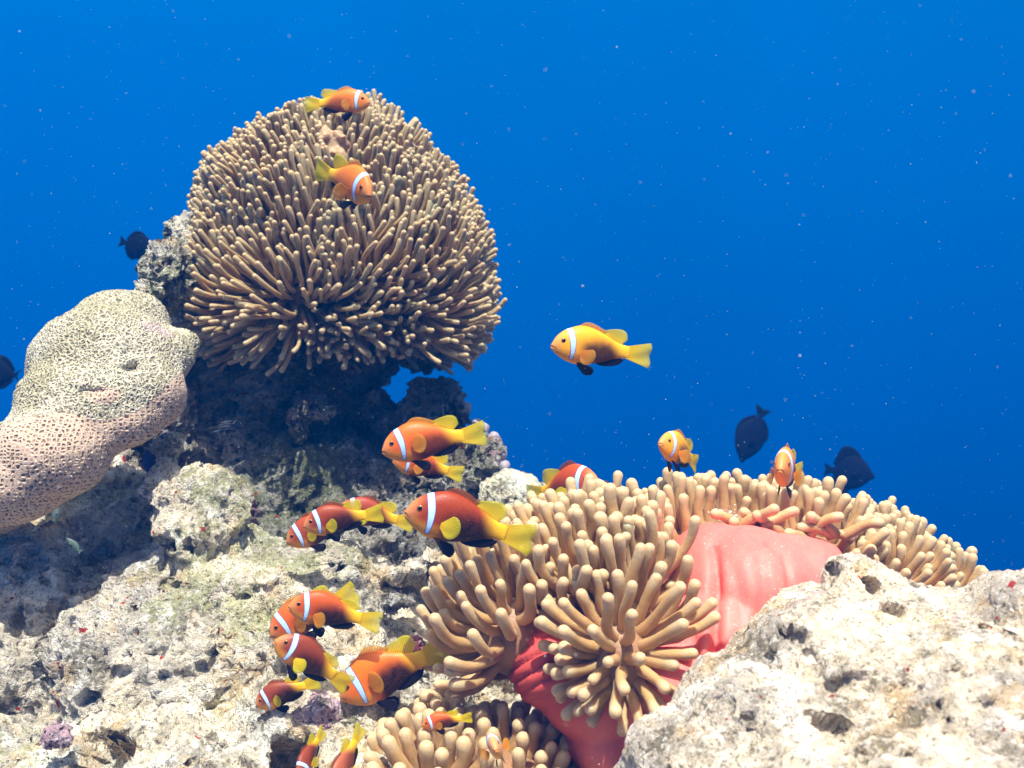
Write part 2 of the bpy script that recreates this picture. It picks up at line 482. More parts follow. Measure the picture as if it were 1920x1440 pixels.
# ------------------------------------------------------------------ blob based solids
def solid(name, blobs, voxel=0.004, smooth_it=3, big=0.0, big_scale=8, dents=(), seed=0, small=0.0, small_scale=30, ridged=False, fn=None, pre=None, dscale=1.0):
    """blobs: (centre Vector, (rx, ry, rz) metres, optional euler) -> one closed, craggy mesh"""
    bm = bmesh.new()
    for b in blobs:
        c, r = b[0], b[1]
        e = Euler(b[2]).to_matrix().to_4x4() if len(b) > 2 else Matrix.Identity(4)
        bmesh.ops.create_icosphere(bm, subdivisions=3, radius=1.0, matrix=Matrix.Translation(c) @ e @ Matrix.Diagonal((*r, 1)))
    tmp = bpy.data.meshes.new('tmp'); bm.to_mesh(tmp); bm.free()
    o = bpy.data.objects.new('tmp', tmp); COL.objects.link(o)
    if pre:
        q = o.modifiers.new('p', 'REMESH'); q.mode = 'VOXEL'; q.voxel_size = pre[0]; q.adaptivity = 0
        q = o.modifiers.new('q', 'SMOOTH'); q.iterations = pre[1]; q.factor = 0.5
    md = o.modifiers.new('r', 'REMESH'); md.mode = 'VOXEL'; md.voxel_size = voxel; md.adaptivity = 0
    if smooth_it:
        s = o.modifiers.new('s', 'SMOOTH'); s.iterations = smooth_it; s.factor = 0.5
    dg = bpy.context.evaluated_depsgraph_get()
    me = bpy.data.meshes.new_from_object(o.evaluated_get(dg))
    bpy.data.objects.remove(o); bpy.data.meshes.remove(tmp)
    n = len(me.vertices)
    co = np.empty(n * 3, np.float32); me.vertices.foreach_get('co', co); co = co.reshape(-1, 3)
    no = np.empty(n * 3, np.float32); me.vertices.foreach_get('normal', no); no = no.reshape(-1, 3)
    off = Vector((seed * 3.17, seed * 1.3, -seed * 2.1))
    d = np.zeros(n, np.float32)
    if big or small:
        for i in range(n):
            p = Vector(co[i]) + off
            if big:
                if ridged:
                    d[i] += big * (1.0 - 2.2 * abs(noise.fractal(p * big_scale, 0.9, 2.1, 5)) - 0.45)
                else:
                    d[i] += big * noise.fractal(p * big_scale, 0.75, 2.1, 5)
            if small:
                d[i] += small * (0.9 - abs(noise.fractal(p * small_scale, 0.6, 2.2, 4)) * 2.2)
    co = co + no * d[:, None]
    if dents:
        tree = BVHTree.FromPolygons([tuple(v) for v in co], [tuple(p.vertices) for p in me.polygons])
        for px, py, rx, ry, rot, dep in dents:
            hit = tree.ray_cast(Vector((0, 0, 0)), P(px, py, 1).normalized())
            if hit[0] is None: continue
            c = np.array(hit[0]); D = c[1]
            inw = nz(-np.array(hit[1]) * .5 + np.array([0, 1.0, -.25]))
            q = co - c
            ca, sa = math.cos(math.radians(rot)), math.sin(math.radians(rot))
            dep = dep * dscale; a = (q[:, 0] * ca + q[:, 2] * sa) / (rx / F * D); b_ = (-q[:, 0] * sa + q[:, 2] * ca) / (ry / F * D)
            wob = 1 + .18 * np.sin(np.arctan2(b_, a) * 3 + px)
            dd = np.sqrt(a * a + b_ * b_ + (q[:, 1] / (max(rx, ry) / F * D * 2.2)) ** 2) / wob
            k = np.clip((1.15 - dd) / .55, 0, 1); k = k * k * (3 - 2 * k)
            co = co + k[:, None] * dep * inw
    if fn is not None:
        co = fn(co, no, me)
    me.vertices.foreach_set('co', np.ascontiguousarray(co, np.float32).ravel())
    me.polygons.foreach_set('use_smooth', [True] * len(me.polygons))
    me.name = name
    me.update()
    return me


def B(px, py, D, rx, ry, rd, rot=None):
    """blob at a photo pixel: rx, ry in photo pixels at its distance, rd in metres"""
    r = (rx / F * D, rd, ry / F * D)
    return (P(px, py, D), r, rot) if rot else (P(px, py, D), r)


def top_thing(name, me, mat, label, cat, group=None):
    o = link(name, me, mat)
    return tag(o, label, cat, group)


# ================================================================== THE REEF
# --- sloping reef on the left and the ground under everything (setting)
slope_blobs = [
    B(370, 1230, 1.32, 290, 240, .22), B(80, 1200, 1.335, 200, 240, .20), B(560, 1190, 1.32, 260, 165, .20),
    B(330, 1480, 1.10, 300, 150, .20), B(60, 1500, 1.14, 200, 150, .16), B(620, 1420, 1.14, 210, 190, .17),
    B(740, 1230, 1.36, 170, 150, .18), B(355, 990, 1.26, 75, 105, .07), B(330, 930, 1.25, 60, 55, .05), B(410, 950, 1.28, 48, 75, .05),
    B(90, 1010, 1.42, 200, 130, .15), B(215, 860, 1.50, 90, 70, .08), B(250, 1000, 1.40, 150, 130, .12),
    B(700, 1500, 1.2, 900, 120, .45), B(1300, 1560, 1.3, 800, 190, .4), B(900, 1180, 1.62, 260, 190, .25),
    B(560, 1120, 1.50, 230, 130, .18), B(1560, 1330, 1.28, 250, 180, .16), B(1400, 1250, 1.30, 150, 120, .12), B(1700, 1230, 1.24, 90, 80, .07), B(60, 905, 1.40, 110, 55, .12), B(150, 1560, 1.3, 700, 170, .5), B(480, 1075, 1.26, 120, 40, .08),
]
me = solid('reef_slope', slope_blobs, 0.0042, 5, 0.020, 9, seed=1, small=0.006, small_scale=34,
           dents=[(175, 1420, 60, 34, -20, .07), (535, 1415, 32, 36, 0, .07), (570, 1405, 22, 22, 0, .05), (318, 1022, 11, 11, 0, .02),
                  (247, 1142, 9, 9, 0, .016), (240, 1230, 9, 9, 0, .016), (283, 1008, 9, 9, 0, .014), (310, 1090, 8, 7, 0, .012), (330, 1094, 8, 7, 0, .012), (350, 1096, 8, 7, 0, .012),
                  (400, 1140, 12, 8, 0, .012), (402, 1225, 6, 14, -30, .014), (385, 1248, 22, 9, 20, .014), (190, 1250, 8, 6, 0, .012), (455, 1115, 9, 8, 0, .012), (350, 1030, 8, 16, 10, .018),
                  (60, 1260, 26, 10, 40, .02), (30, 1160, 12, 30, 10, .02), (420, 1400, 10, 10, 0, .015), (300, 1270, 20, 9, 30, .012), (160, 1310, 30, 9, 30, .014)])
tag(link('reef_slope', me, M['reef']), kind='structure')
# --- the shaded reef core that carries the big anemone
core_blobs = [
    B(520, 740, 1.62, 150, 130, .12), B(440, 840, 1.60, 130, 120, .12), B(560, 900, 1.55, 150, 110, .10),
    B(470, 960, 1.52, 130, 90, .10), B(650, 940, 1.55, 130, 80, .10), B(760, 940, 1.58, 120, 75, .10),
    B(660, 820, 1.66, 55, 90, .08), B(600, 660, 1.64, 110, 90, .10), B(700, 690, 1.66, 26, 45, .06), B(690, 760, 1.62, 48, 34, .05),
    B(750, 800, 1.62, 60, 40, .06), B(640, 860, 1.62, 100, 60, .08), B(400, 660, 1.60, 80, 110, .10), B(340, 780, 1.55, 90, 140, .10),
    B(640, 1040, 1.50, 260, 90, .14), B(560, 560, 1.66, 120, 120, .10), B(700, 560, 1.68, 130, 110, .10), B(800, 650, 1.72, 60, 45, .05),
    B(900, 1040, 1.65, 160, 80, .12), B(270, 700, 1.60, 90, 130, .1), B(712, 1000, 1.42, 60, 50, .05),
]
me = solid('reef_core', core_blobs, 0.0042, 4, 0.016, 13, seed=4, small=0.008, small_scale=36)
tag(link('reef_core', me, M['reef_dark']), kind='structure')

# --- separate rocks
def rock(label, blobs, mat, seed, voxel=.004, big=.008, bs=18, small=.004, ss=45, cat='rock', name='rock', dents=(), group=None, si=3):
    me = solid(name, blobs, voxel, si, big, bs, seed=seed, small=small, small_scale=ss, dents=dents)
    return top_thing(name, me, M[mat], label, cat, group)

rock('pale pitted rock knob with green algae on the left edge of the large tan anemone',
     [B(330, 505, 1.42, 52, 62, .055), B(306, 480, 1.42, 26, 28, .04), B(352, 440, 1.46, 30, 34, .05), B(310, 550, 1.41, 40, 28, .04), B(290, 512, 1.44, 26, 34, .04),
      B(365, 520, 1.50, 50, 90, .06)], 'reef_knob', 21, .0032, .010, 22, .006, 48)
rock('dark upright rock block in front of the blue gap below the large tan anemone',
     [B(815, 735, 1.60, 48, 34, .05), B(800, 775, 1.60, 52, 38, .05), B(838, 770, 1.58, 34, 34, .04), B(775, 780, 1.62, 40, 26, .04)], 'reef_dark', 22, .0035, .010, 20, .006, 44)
rock('rounded dark rock outcrop behind the pair of orange clownfish',
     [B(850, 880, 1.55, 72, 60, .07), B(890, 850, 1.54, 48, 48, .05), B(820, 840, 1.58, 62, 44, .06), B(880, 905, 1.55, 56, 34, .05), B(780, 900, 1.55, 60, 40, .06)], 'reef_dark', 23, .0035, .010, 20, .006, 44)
rock('sunlit yellowish white boulder behind the left edge of the pink anemone',
     [B(955, 930, 1.50, 60, 50, .07), B(1010, 955, 1.52, 60, 50, .07), B(930, 970, 1.50, 50, 40, .05)], 'pale', 24, .0035, .004, 20, .002, 50)
rock('small greenish grey rock knob standing in the shade under the large anemone',
     [B(575, 765, 1.46, 34, 32, .035), B(600, 775, 1.46, 26, 18, .025), B(565, 800, 1.47, 20, 30, .03)], 'reef_dark', 25, .003, .008, 26, .004, 55)
rock('grey brown rubble rock directly under the row of red clownfish',
     [B(630, 1045, 1.27, 52, 30, .035), B(660, 1060, 1.27, 34, 28, .03), B(605, 1065, 1.28, 34, 20, .03)], 'reef', 26, .003, .008, 24, .005, 50)
rock('knobbly rubble rock between the large red clownfish and the tan tentacles',
     [B(805, 1050, 1.28, 26, 22, .025), B(830, 1065, 1.28, 26, 20, .025), B(785, 1075, 1.28, 26, 30, .03), B(845, 1085, 1.29, 20, 24, .02)], 'reef', 27, .003, .009, 28, .005, 55)
rock('low lumpy rubble rock left of the knobbly one with dark gaps around it',
     [B(715, 1075, 1.28, 30, 20, .03), B(745, 1085, 1.27, 22, 18, .025), B(690, 1055, 1.29, 22, 18, .025)], 'reef', 28, .003, .008, 28, .005, 55)
rock('pale eroded rock lump poking out beneath the brain coral rim',
     [B(325, 830, 1.30, 20, 16, .02), B(305, 845, 1.31, 20, 22, .02), B(318, 862, 1.31, 12, 20, .02)], 'pale', 29, .003, .007, 30, .004, 60)
rock('small pink encrusted lump at the lower left edge of the reef slope',
     [B(105, 1380, 1.0, 24, 26, .02), B(120, 1392, 1.0, 14, 16, .014)], 'pinkrock', 30, .0025, .004, 40, .003, 70, cat='coral lump', name='coralline_lump')
rock('pinkish mauve encrusted lump beside the tail of the smallest red clownfish',
     [B(605, 1325, 1.06, 26, 28, .025), B(620, 1345, 1.06, 18, 22, .02), B(570, 1350, 1.05, 28, 22, .02)], 'pinkrock', 31, .0028, .005, 36, .003, 60, cat='coral lump', name='coralline_lump')
rock('dark red crusty sponge lump left of the tan tentacle fringe',
     [B(782, 1208, 1.17, 18, 16, .02), B(796, 1222, 1.17, 12, 12, .012)], 'redsponge', 32, .0022, .004, 50, .003, 80, cat='sponge', name='crusty_sponge')
rock('dark green and brown rubble on the sunlit slope right of the raised yellow fin',
     [B(745, 1125, 1.20, 28, 14, .02), B(730, 1145, 1.20, 18, 12, .015)], 'reef_dark', 33, .0028, .006, 40, .004, 60)

me = solid('sponge', [B(296, 860, 1.33, 24, 42, .03), B(310, 835, 1.34, 18, 26, .02)], .003, 4, .005, 20, seed=34)
top_thing('sponge', me, M['sponge'], 'dark blue purple sponge hanging in the shade under the brain coral', 'sponge')

# --- the big pitted boulder in the right foreground
bo = [
    B(1600, 1260, .88, 230, 150, .12), B(1480, 1330, .85, 220, 120, .11), B(1350, 1430, .83, 170, 110, .10),
    B(1600, 1085, .94, 48, 52, .045), B(1640, 1110, .94, 66, 52, .05), B(1700, 1150, .93, 90, 60, .07),
    B(1530, 1170, .92, 90, 70, .07), B(1440, 1230, .90, 80, 60, .06), B(1800, 1180, .92, 130, 72, .08),
    B(1900, 1150, .88, 78, 85, .07), B(1930, 1110, .88, 52, 45, .05), B(1800, 1330, .82, 220, 170, .11), B(1700, 1450, .76, 330, 120, .10),
    B(1250, 1500, .86, 110, 90, .08), B(1960, 1400, .78, 180, 200, .12), B(1800, 1560, .80, 500, 150, .2),
]
bd = [(1637, 1096, 20, 11, -50, .035), (1614, 1072, 12, 8, -50, .014), (1562, 1062, 8, 17, 0, .03), (1674, 1142, 22, 13, 10, .03), (1488, 1188, 26, 12, 5, .03),
      (1570, 1365, 34, 16, -15, .032), (1545, 1275, 30, 20, -30, .014), (1600, 1290, 44, 22, 10, .018), (1706, 1415, 10, 8, 0, .022),
      (1610, 1418, 30, 12, 15, .020), (1682, 1340, 9, 6, 0, .014), (1764, 1321, 7, 7, 0, .014), (1781, 1352, 6, 5, 0, .012), (1779, 1372, 6, 5, 0, .012), (1790, 1258, 16, 7, 10, .012),
      (1440, 1230, 14, 9, 0, .012), (1350, 1330, 16, 30, -30, .014), (1405, 1345, 12, 8, 0, .012), (1520, 1345, 8, 14, 0, .012), (1850, 1170, 8, 7, 0, .012), (1905, 1180, 14, 8, 10, .014),
      (1850, 1320, 16, 10, 30, .012), (1520, 1240, 12, 26, -10, .014), (1700, 1290, 24, 9, 30, .01)]
me = solid('boulder', bo, .0030, 10, .006, 12, seed=41, dents=bd, small=.0012, small_scale=48, dscale=.6)
top_thing('boulder', me, M['boulder'], 'big sunlit cream boulder full of pits in the right foreground', 'boulder')

# ------------------------------------------------------------------ brain coral
def coral_fn(co, no, me):
    # plateau: slightly hollow on the dead upper face
    px = co[:, 0] / co[:, 1] * F + 960
    py = 720 - co[:, 2] / co[:, 1] * F
    # the living rim follows the lower right edge and the lower left lobe
    line = np.interp(px, [-200, 40, 120, 200, 260, 300, 335, 420], [900, 790, 775, 795, 770, 735, 700, 640])
    live = 1 / (1 + np.exp(-(py - line) / 9.0))
    isl = np.exp(-(((px - 195) / 34) ** 2 + ((py - 742) / 16) ** 2) ** 2) * 0.9
    live = np.maximum(live, isl)
    a = me.attributes.new('live', 'FLOAT', 'POINT'); a.data.foreach_set('value', live.astype(np.float32))
    co = co + no * (live * .004)[:, None]
    return co

cb = [
    B(195, 690, 1.24, 125, 120, .07), B(228, 598, 1.30, 84, 56, .06), B(150, 760, 1.20, 120, 90, .065), B(260, 730, 1.22, 85, 68, .06),
    B(90, 850, 1.16, 110, 85, .065), B(25, 900, 1.15, 85, 80, .06), B(300, 668, 1.27, 64, 42, .05), B(345, 640, 1.30, 34, 24, .03),
    B(290, 740, 1.22, 55, 60, .05), B(215, 790, 1.20, 90, 48, .05), B(120, 700, 1.27, 60, 110, .05), B(-50, 900, 1.16, 90, 70, .06), B(-20, 940, 1.2, 70, 60, .05),
]
me = solid('brain_coral', cb, .0026, 8, .005, 9, seed=50, fn=coral_fn, pre=(.007, 24), dents=[(243, 688, 17, 12, 0, .012), (170, 735, 24, 12, 0, .006), (222, 566, 6, 5, 0, .008)])
top_thing('brain_coral', me, M['brain'], 'large honeycomb brain coral shelf with pinkish living rim at the left edge', 'coral')

# finger coral nodules at the right side of the dark outcrop
def uv_lump(name, p, r, mat, parent, seed=0):
    bm = bmesh.new()
    bmesh.ops.create_icosphere(bm, subdivisions=3, radius=1, matrix=Matrix.Translation(p) @ Matrix.Diagonal((*r, 1)))
    for v in bm.verts:
        v.co += v.normal * noise.fractal(v.co * 60 + Vector((seed, 0, 0)), .8, 2, 3) * .0025
    me = bpy.data.meshes.new(name); bm.to_mesh(me); bm.free()
    me.polygons.foreach_set('use_smooth', [True] * len(me.polygons))
    return link(name, me, mat, parent)

fc = empty('finger_coral', P(905, 870, 1.55))
tag(fc, 'pale grey finger coral with round knobs on the right side of the dark outcrop', 'coral')
link('coral_base', solid('coral_base', [B(905, 850, 1.56, 22, 36, .03), B(915, 880, 1.56, 18, 30, .02)], .003, 3, .004, 30, seed=5), M['nodule'], fc)
for k, (x, y, r) in enumerate([(925, 826, 15), (941, 851, 12), (944, 875, 11), (905, 806, 13), (893, 796, 10), (930, 862, 11), (915, 845, 13)]):
    uv_lump('coral_knob', P(x, y, 1.54), (r / F * 1.54, r / F * 1.54, r / F * 1.54 * 1.1), M['nodule'], fc, k)
fk = uv_lump('coral_knob', P(874, 766, 1.58), (.0075, .0075, .0085), M['nodule'], None, 9)
tag(fk, 'single small pale round coral knob on the edge of the dark rock block', 'coral')


# ================================================================== TENTACLES AND ANEMONES
def tube(p0, d0, d1, L, r, seg=8, ns=8, bulb=1.12, wob=0.0, seed=0.0):
    """a tapering tentacle from p0, turning from direction d0 to d1; returns verts, faces, along"""
    ts = np.linspace(0, 1, seg + 1)
    pts = [np.array(p0, float)]; dirs = []
    d0 = nz(d0); d1 = nz(d1)
    side = nz(np.cross(d0, [0.3, 0.5, 0.8]))
    for i, tt in enumerate(ts):
        k = tt * tt * (3 - 2 * tt)
        d = nz(d0 * (1 - k) + d1 * k + side * wob * math.sin(tt * 5 + seed))
        dirs.append(d)
        if i < seg: pts.append(pts[-1] + d * L / seg)
    prof = 1.0 - 0.14 * np.clip(ts * 1.6, 0, 1) + (bulb - 0.86) * np.clip((ts - 0.62) / 0.38, 0, 1) ** 1.5
    prof *= 1 + .16 * (1 - ts)
    prof *= 1 + .05 * np.sin(ts * 9 + seed * 2) + .03 * np.sin(ts * 23 + seed * 5)
    rings = [(pts[i], dirs[i], r * prof[i], ts[i]) for i in range(seg + 1)]
    # rounded tip
    pe, de, re = rings[-1][0], rings[-1][1], rings[-1][2]
    for a in (28, 52, 74):
        rings.append((pe + de * re * math.sin(math.radians(a)), de, re * math.cos(math.radians(a)), 1.0))
    V = []; A = []
    u = nz(np.cross(rings[0][1], [0.21, 0.83, 0.51]))
    ang = np.arange(ns) * 2 * math.pi / ns
    for (p, d, rr, t_) in rings:
        u = nz(u - d * np.dot(u, d)); w = np.cross(d, u)
        V.append(p + rr * (np.cos(ang)[:, None] * u + np.sin(ang)[:, None] * w)); A += [t_] * ns
    V.append((pe + de * re * 1.0)[None]); A.append(1.0)
    V = np.vstack(V)
    Fs = []
    nr = len(rings)
    for i in range(nr - 1):
        for j in range(ns):
            k = (j + 1) % ns
            Fs.append((i * ns + j, i * ns + k, (i + 1) * ns + k, (i + 1) * ns + j))
    top = nr * ns
    for j in range(ns): Fs.append(((nr - 1) * ns + j, (nr - 1) * ns + (j + 1) % ns, top))
    return V, Fs, np.array(A)


def emit_tentacles(tents, mat, parent, keep=100):
    """the `keep` tentacles that show largest become parts of their own, the rest one part"""
    allv = []; allf = []; ids = []; n = 0
    for k, (V, Fs, A, R) in enumerate(tents):
        allv.append(V); allf += [tuple(i + n for i in f) for f in Fs]; ids += [k] * len(Fs); n += len(V)
    VV = np.vstack(allv)
    tree = BVHTree.FromPolygons([tuple(v) for v in VV], allf)
    px = VV[:, 0] / VV[:, 1] * F + 960; py = 720 - VV[:, 2] / VV[:, 1] * F
    x0, x1, y0, y1 = max(0, px.min()), min(1920, px.max()), max(0, py.min()), min(1440, py.max())
    hits = {}
    y = y0
    while y < y1:
        x = x0
        while x < x1:
            d = P(x, y, 1).normalized()
            h = tree.ray_cast(Vector((0, 0, 0)), d)
            if h[2] is not None: hits[ids[h[2]]] = hits.get(ids[h[2]], 0) + 1
            x += 4
        y += 4
    best = set(sorted(hits, key=hits.get, reverse=True)[:keep])
    rest = []
    for k, (V, Fs, A, R) in enumerate(tents):
        if k in best:
            me = mesh_np('tentacle', V, Fs, {'along': ('FLOAT', A), 'rnd': ('FLOAT', np.full(len(V), R))})
            link('tentacle', me, mat, parent)
        else: rest.append((V, Fs, A, R))
    if rest:
        n = 0; v = []; f = []; a = []; r = []
        for V, Fs, A, R in rest:
            v.append(V); f += [tuple(i + n for i in q) for q in Fs]; a.append(A); r.append(np.full(len(V), R)); n += len(V)
        me = mesh_np('tentacle_fringe', np.vstack(v), f, {'along': ('FLOAT', np.concatenate(a)), 'rnd': ('FLOAT', np.concatenate(r))})
        o = link('tentacle_fringe', me, mat, parent)
        o['kind'] = 'stuff'
    return len(hits)


def seeds_on(ells, spacing, keep_fn, jitter=.25):
    """points spread over the union of ellipsoids (centre, radii); -> list of (point, normal, index)"""
    out = []; cell = {}
    for ei, (c, r) in enumerate(ells):
        c = np.array(c); r = np.array(r)
        rm = (r[0] * r[1] + r[1] * r[2] + r[0] * r[2]) / 3
        n = int(4 * math.pi * rm / (spacing ** 2) * 1.7)
        for i in range(n):
            zz = 1 - 2 * (i + .5) / n; ph = i * 2.399963
            q = math.sqrt(1 - zz * zz)
            s = np.array([math.cos(ph) * q, math.sin(ph) * q, zz]) + rng.normal(0, jitter * spacing / r.mean(), 3)
            s = nz(s)
            p = c + s * r
            nn = nz(s / r)
            inside = False
            for ej, (c2, r2) in enumerate(ells):
                if ej != ei and (((p - np.array(c2)) / np.array(r2)) ** 2).sum() < 1.0: inside = True; break
            if inside or not keep_fn(p, nn, ei): continue
            key = tuple((p / spacing).astype(int)); ok = True
            for dx in (-1, 0, 1):
                for dy in (-1, 0, 1):
                    for dz in (-1, 0, 1):
                        for o in cell.get((key[0] + dx, key[1] + dy, key[2] + dz), ()):
                            if ((o - p) ** 2).sum() < (spacing * .80) ** 2: ok = False
            if ok:
                cell.setdefault(key, []).append(p); out.append((p, nn, ei))
    return out


def nvec(p, s, off=0.0):
    q = Vector(p) * s + Vector((off, off * .7, -off))
    return np.array([noise.noise(q), noise.noise(q + Vector((31, 7, 5))), noise.noise(q + Vector((-9, 17, 43)))])


def ell(px, py, D, rx, ry, rd):
    b = B(px, py, D, rx, ry, rd)
    return (tuple(b[0]), b[1])


def in_poly(x, y, poly):
    c = False; j = len(poly) - 1
    for i in range(len(poly)):
        xi, yi = poly[i]; xj, yj = poly[j]
        if (yi > y) != (yj > y) and x < (xj - xi) * (y - yi) / (yj - yi) + xi: c = not c
        j = i
    return c


def pix(p): return (p[0] / p[1] * F + 960, 720 - p[2] / p[1] * F)


# --- 1. the large tan anemone on the pillar
big = empty('sea_anemone', P(640, 620, 1.55))
tag(big, 'huge round tan anemone with short dense tentacles covering the rock pillar', 'anemone')
E1 = [ell(590, 450, 1.53, 160, 146, .135), ell(690, 492, 1.54, 158, 150, .135), ell(555, 528, 1.52, 138, 108, .120), ell(768, 560, 1.55, 90, 80, .10), ell(640, 385, 1.55, 135, 105, .12)]
me = solid('oral_disc', [(Vector(c), tuple(x * .985 for x in r)) for c, r in E1], .006, 6, .004, 12, seed=60)
link('oral_disc', me, M['disc'], big)

def keep1(p, n, ei):
    if n[1] > 0.72: return False
    return not (n[2] < -0.88)

sd = seeds_on(E1, .0077, keep1)
tents = []
for p, n, ei in sd:
    x, y = pix(p)
    d0 = nz(n * .80 + np.array([0, -.05, .60 - .35 * float(np.clip((y - 470) / 180, 0, 1))]))
    seam = np.interp(y, [200, 300, 500, 700], [640, 625, 610, 560])
    lean = np.tanh((x - seam) / 60.0)
    lowf = np.clip((y - 480) / 170, 0, 1)
    up = np.array([0.30 * lean + .16 * np.clip((x - 700) / 200, -.6, 1), -0.25 + .1 * lowf, 0.95])
    out = n * (0.45 + .35 * lowf) + np.array([0.25 * lean, -.1, 0]) * lowf
    d1 = nz(up * (1.6 - .85 * lowf) + out * .8 + nvec(p, 15) * 1.0 + nvec(p, 7, 3) * .5 + nvec(p, 45, 5) * .8 + rng.normal(0, .13, 3))
    if n[2] < -.20:      # the skirt hangs outwards and down, tips curling up a little
        w_ = .62 * min(1.0, (-.20 - n[2]) / .60)
        dn = n * 1.0 + np.array([.25 * lean, -.25, -.35]) + nvec(p, 14) * .9 + rng.normal(0, .12, 3)
        d0 = nz(d0 * (1 - w_) + (n + np.array([0, -.1, -.2])) * w_); d1 = nz(d1 * (1 - w_) + nz(dn) * w_ + np.array([0, 0, .12]))
    L = .068 + .020 * noise.noise(Vector(p) * 22) + rng.normal(0, .004)
    L *= 1.0 + .25 * lowf
    L = float(np.clip(L, .04, .095))
    r = float(np.clip(.0031 + rng.normal(0, .00035), .0022, .0042))
    V, Fs, A = tube(p - n * .006, d0, d1, L, r, 8, 7, 1.12, .26, rng.uniform(0, 6))
    tents.append((V, Fs, A, float(np.clip(.5 + .9 * noise.noise(Vector(p) * 14) + rng.normal(0, .12), 0, 1))))
print('big anemone tentacles', len(tents), 'seen', emit_tentacles(tents, M['tent_a'], big))
# puckered pale mouth in the saddle near the top
mb = []
for k in range(11):
    a = k / 11 * 2 * math.pi
    mb.append(B(624 + 22 * math.cos(a), 268 + 17 * math.sin(a), 1.395 + .006 * math.sin(3 * a), 10, 9, .008))
mb += [B(640, 300, 1.385, 12, 22, .008), B(612, 250, 1.40, 12, 16, .008), B(628, 285, 1.395, 20, 24, .008)]
link('mouth', solid('mouth', mb, .0022, 3, .003, 50, seed=61), M['mouth'], big)

# --- 2. the anemone with the pink column
pinkA = empty('sea_anemone', P(1250, 1440, 1.0))
tag(pinkA, 'tan anemone with thick finger tentacles and a bulging salmon pink column', 'anemone')
colb = [
    B(1400, 1110, 1.08, 150, 120, .085), B(1480, 1080, 1.10, 110, 80, .07), B(1350, 1220, 1.05, 135, 140, .08), B(1250, 1290, 1.04, 130, 130, .08),
    B(1130, 1300, 1.05, 120, 90, .07), B(1040, 1240, 1.06, 92, 90, .06), B(1150, 1380, 1.05, 90, 80, .06), B(1340, 1060, 1.10, 90, 80, .07), B(1500, 1045, 1.12, 80, 42, .05),
    B(1190, 1450, 1.04, 90, 80, .06), B(1420, 1250, 1.10, 120, 120, .08),
]

def col_fn(co, no, me):
    px = co[:, 0] / co[:, 1] * F + 960
    py = 720 - co[:, 2] / co[:, 1] * F
    front = np.clip(-no[:, 1], 0, 1)
    # fine arched wrinkles on the left lobe
    u = (px - 1180) * .55 + (py - 1330) * .9
    uu = u + 14 * np.sin((px - 900) / 55.0)
    s = np.sin(uu / 13.0 * 2 * math.pi * .5)
    m = np.clip((1090 - px) / 60, 0, 1) * np.clip((1330 - py) / 60, 0, 1)
    w = (np.clip(s, .3, 1) - .3) / .7 * m
    # long vertical folds on the sunlit part
    def fold(x0, y0, x1, y1, wd, amp):
        t = np.clip(((px - x0) * (x1 - x0) + (py - y0) * (y1 - y0)) / ((x1 - x0) ** 2 + (y1 - y0) ** 2), 0, 1)
        bend = 10 * np.sin(t * 3.0)
        d = np.hypot(px - (x0 + t * (x1 - x0) + bend), py - (y0 + t * (y1 - y0)))
        return amp * np.exp(-(d / wd) ** 2)
    f = fold(1338, 1030, 1325, 1330, 10, .015) + fold(1470, 1040, 1480, 1170, 8, .006) + fold(1340, 1220, 1430, 1190, 9, .009) + fold(1520, 1020, 1560, 1050, 6, .007) \
        + fold(1440, 1020, 1530, 1030, 7, .009) + fold(1285, 1120, 1300, 1330, 9, .005) + fold(1280, 1330, 1320, 1250, 7, .005) + fold(1400, 1010, 1455, 1030, 7, .009) + fold(1375, 1060, 1385, 1250, 14, .004) + fold(1425, 1050, 1420, 1160, 12, .003)
    sw = .004 * np.array([noise.noise(Vector((a * .006, b * .004, 3))) for a, b in zip(px, py)])
    st = .0016 * np.sin(px / 11.0 + 3 * np.array([noise.noise(Vector((a * .01, b * .006, 9))) for a, b in zip(px, py)])) * np.clip((px - 1290) / 60, 0, 1) * np.clip((1450 - px) / 60, 0, 1)
    a = me.attributes.new('wrinkle', 'FLOAT', 'POINT'); a.data.foreach_set('value', w.astype(np.float32))
    lobe_shade = np.clip((1130 - px) / 90, 0, 1) * .85  # shadow of the tentacles, painted into the left lobe's colour
    a = me.attributes.new('lobe_shade', 'FLOAT', 'POINT'); a.data.foreach_set('value', lobe_shade.astype(np.float32))
    return co + no * (sw + st * .5 - f * front - w * .0050)[:, None]

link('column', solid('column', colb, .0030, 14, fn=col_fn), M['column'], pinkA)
CE = [(np.array(b[0]), np.array(b[1])) for b in colb]

E2 = [
    ell(1120, 1090, 1.10, 140, 102, .085),     # 0 middle field
    ell(965, 1175, 1.08, 74, 92, .058),        # 1 left lobe
    ell(1158, 1222, 1.0, 74, 88, .045),       # 2 front pompom
    ell(1330, 1030, 1.19, 130, 58, .080),      # 3 crest
    ell(1490, 1040, 1.21, 110, 62, .080),      # 4
    ell(1630, 1098, 1.22, 115, 72, .080),      # 5
    ell(1742, 1128, 1.22, 62, 46, .060),       # 6
    ell(1068, 1080, 1.12, 88, 68, .060),      # 7
    ell(1180, 1150, 1.03, 56, 80, .045),       # 8
    ell(1400, 1015, 1.28, 170, 52, .060),      # 9 rear rows
    ell(1590, 1050, 1.29, 120, 52, .060),      # 10
]
pink_poly = [(1290, 985), (1400, 975), (1450, 1000), (1540, 1000), (1580, 1020), (1560, 1070), (1430, 1180), (1330, 1290), (1190, 1440), (1100, 1440), (1255, 1300), (1270, 1150)]
pink_poly2 = [(955, 1195), (1010, 1150), (1050, 1150), (1075, 1200), (1085, 1290), (1090, 1440), (1010, 1380), (905, 1300), (935, 1240)]

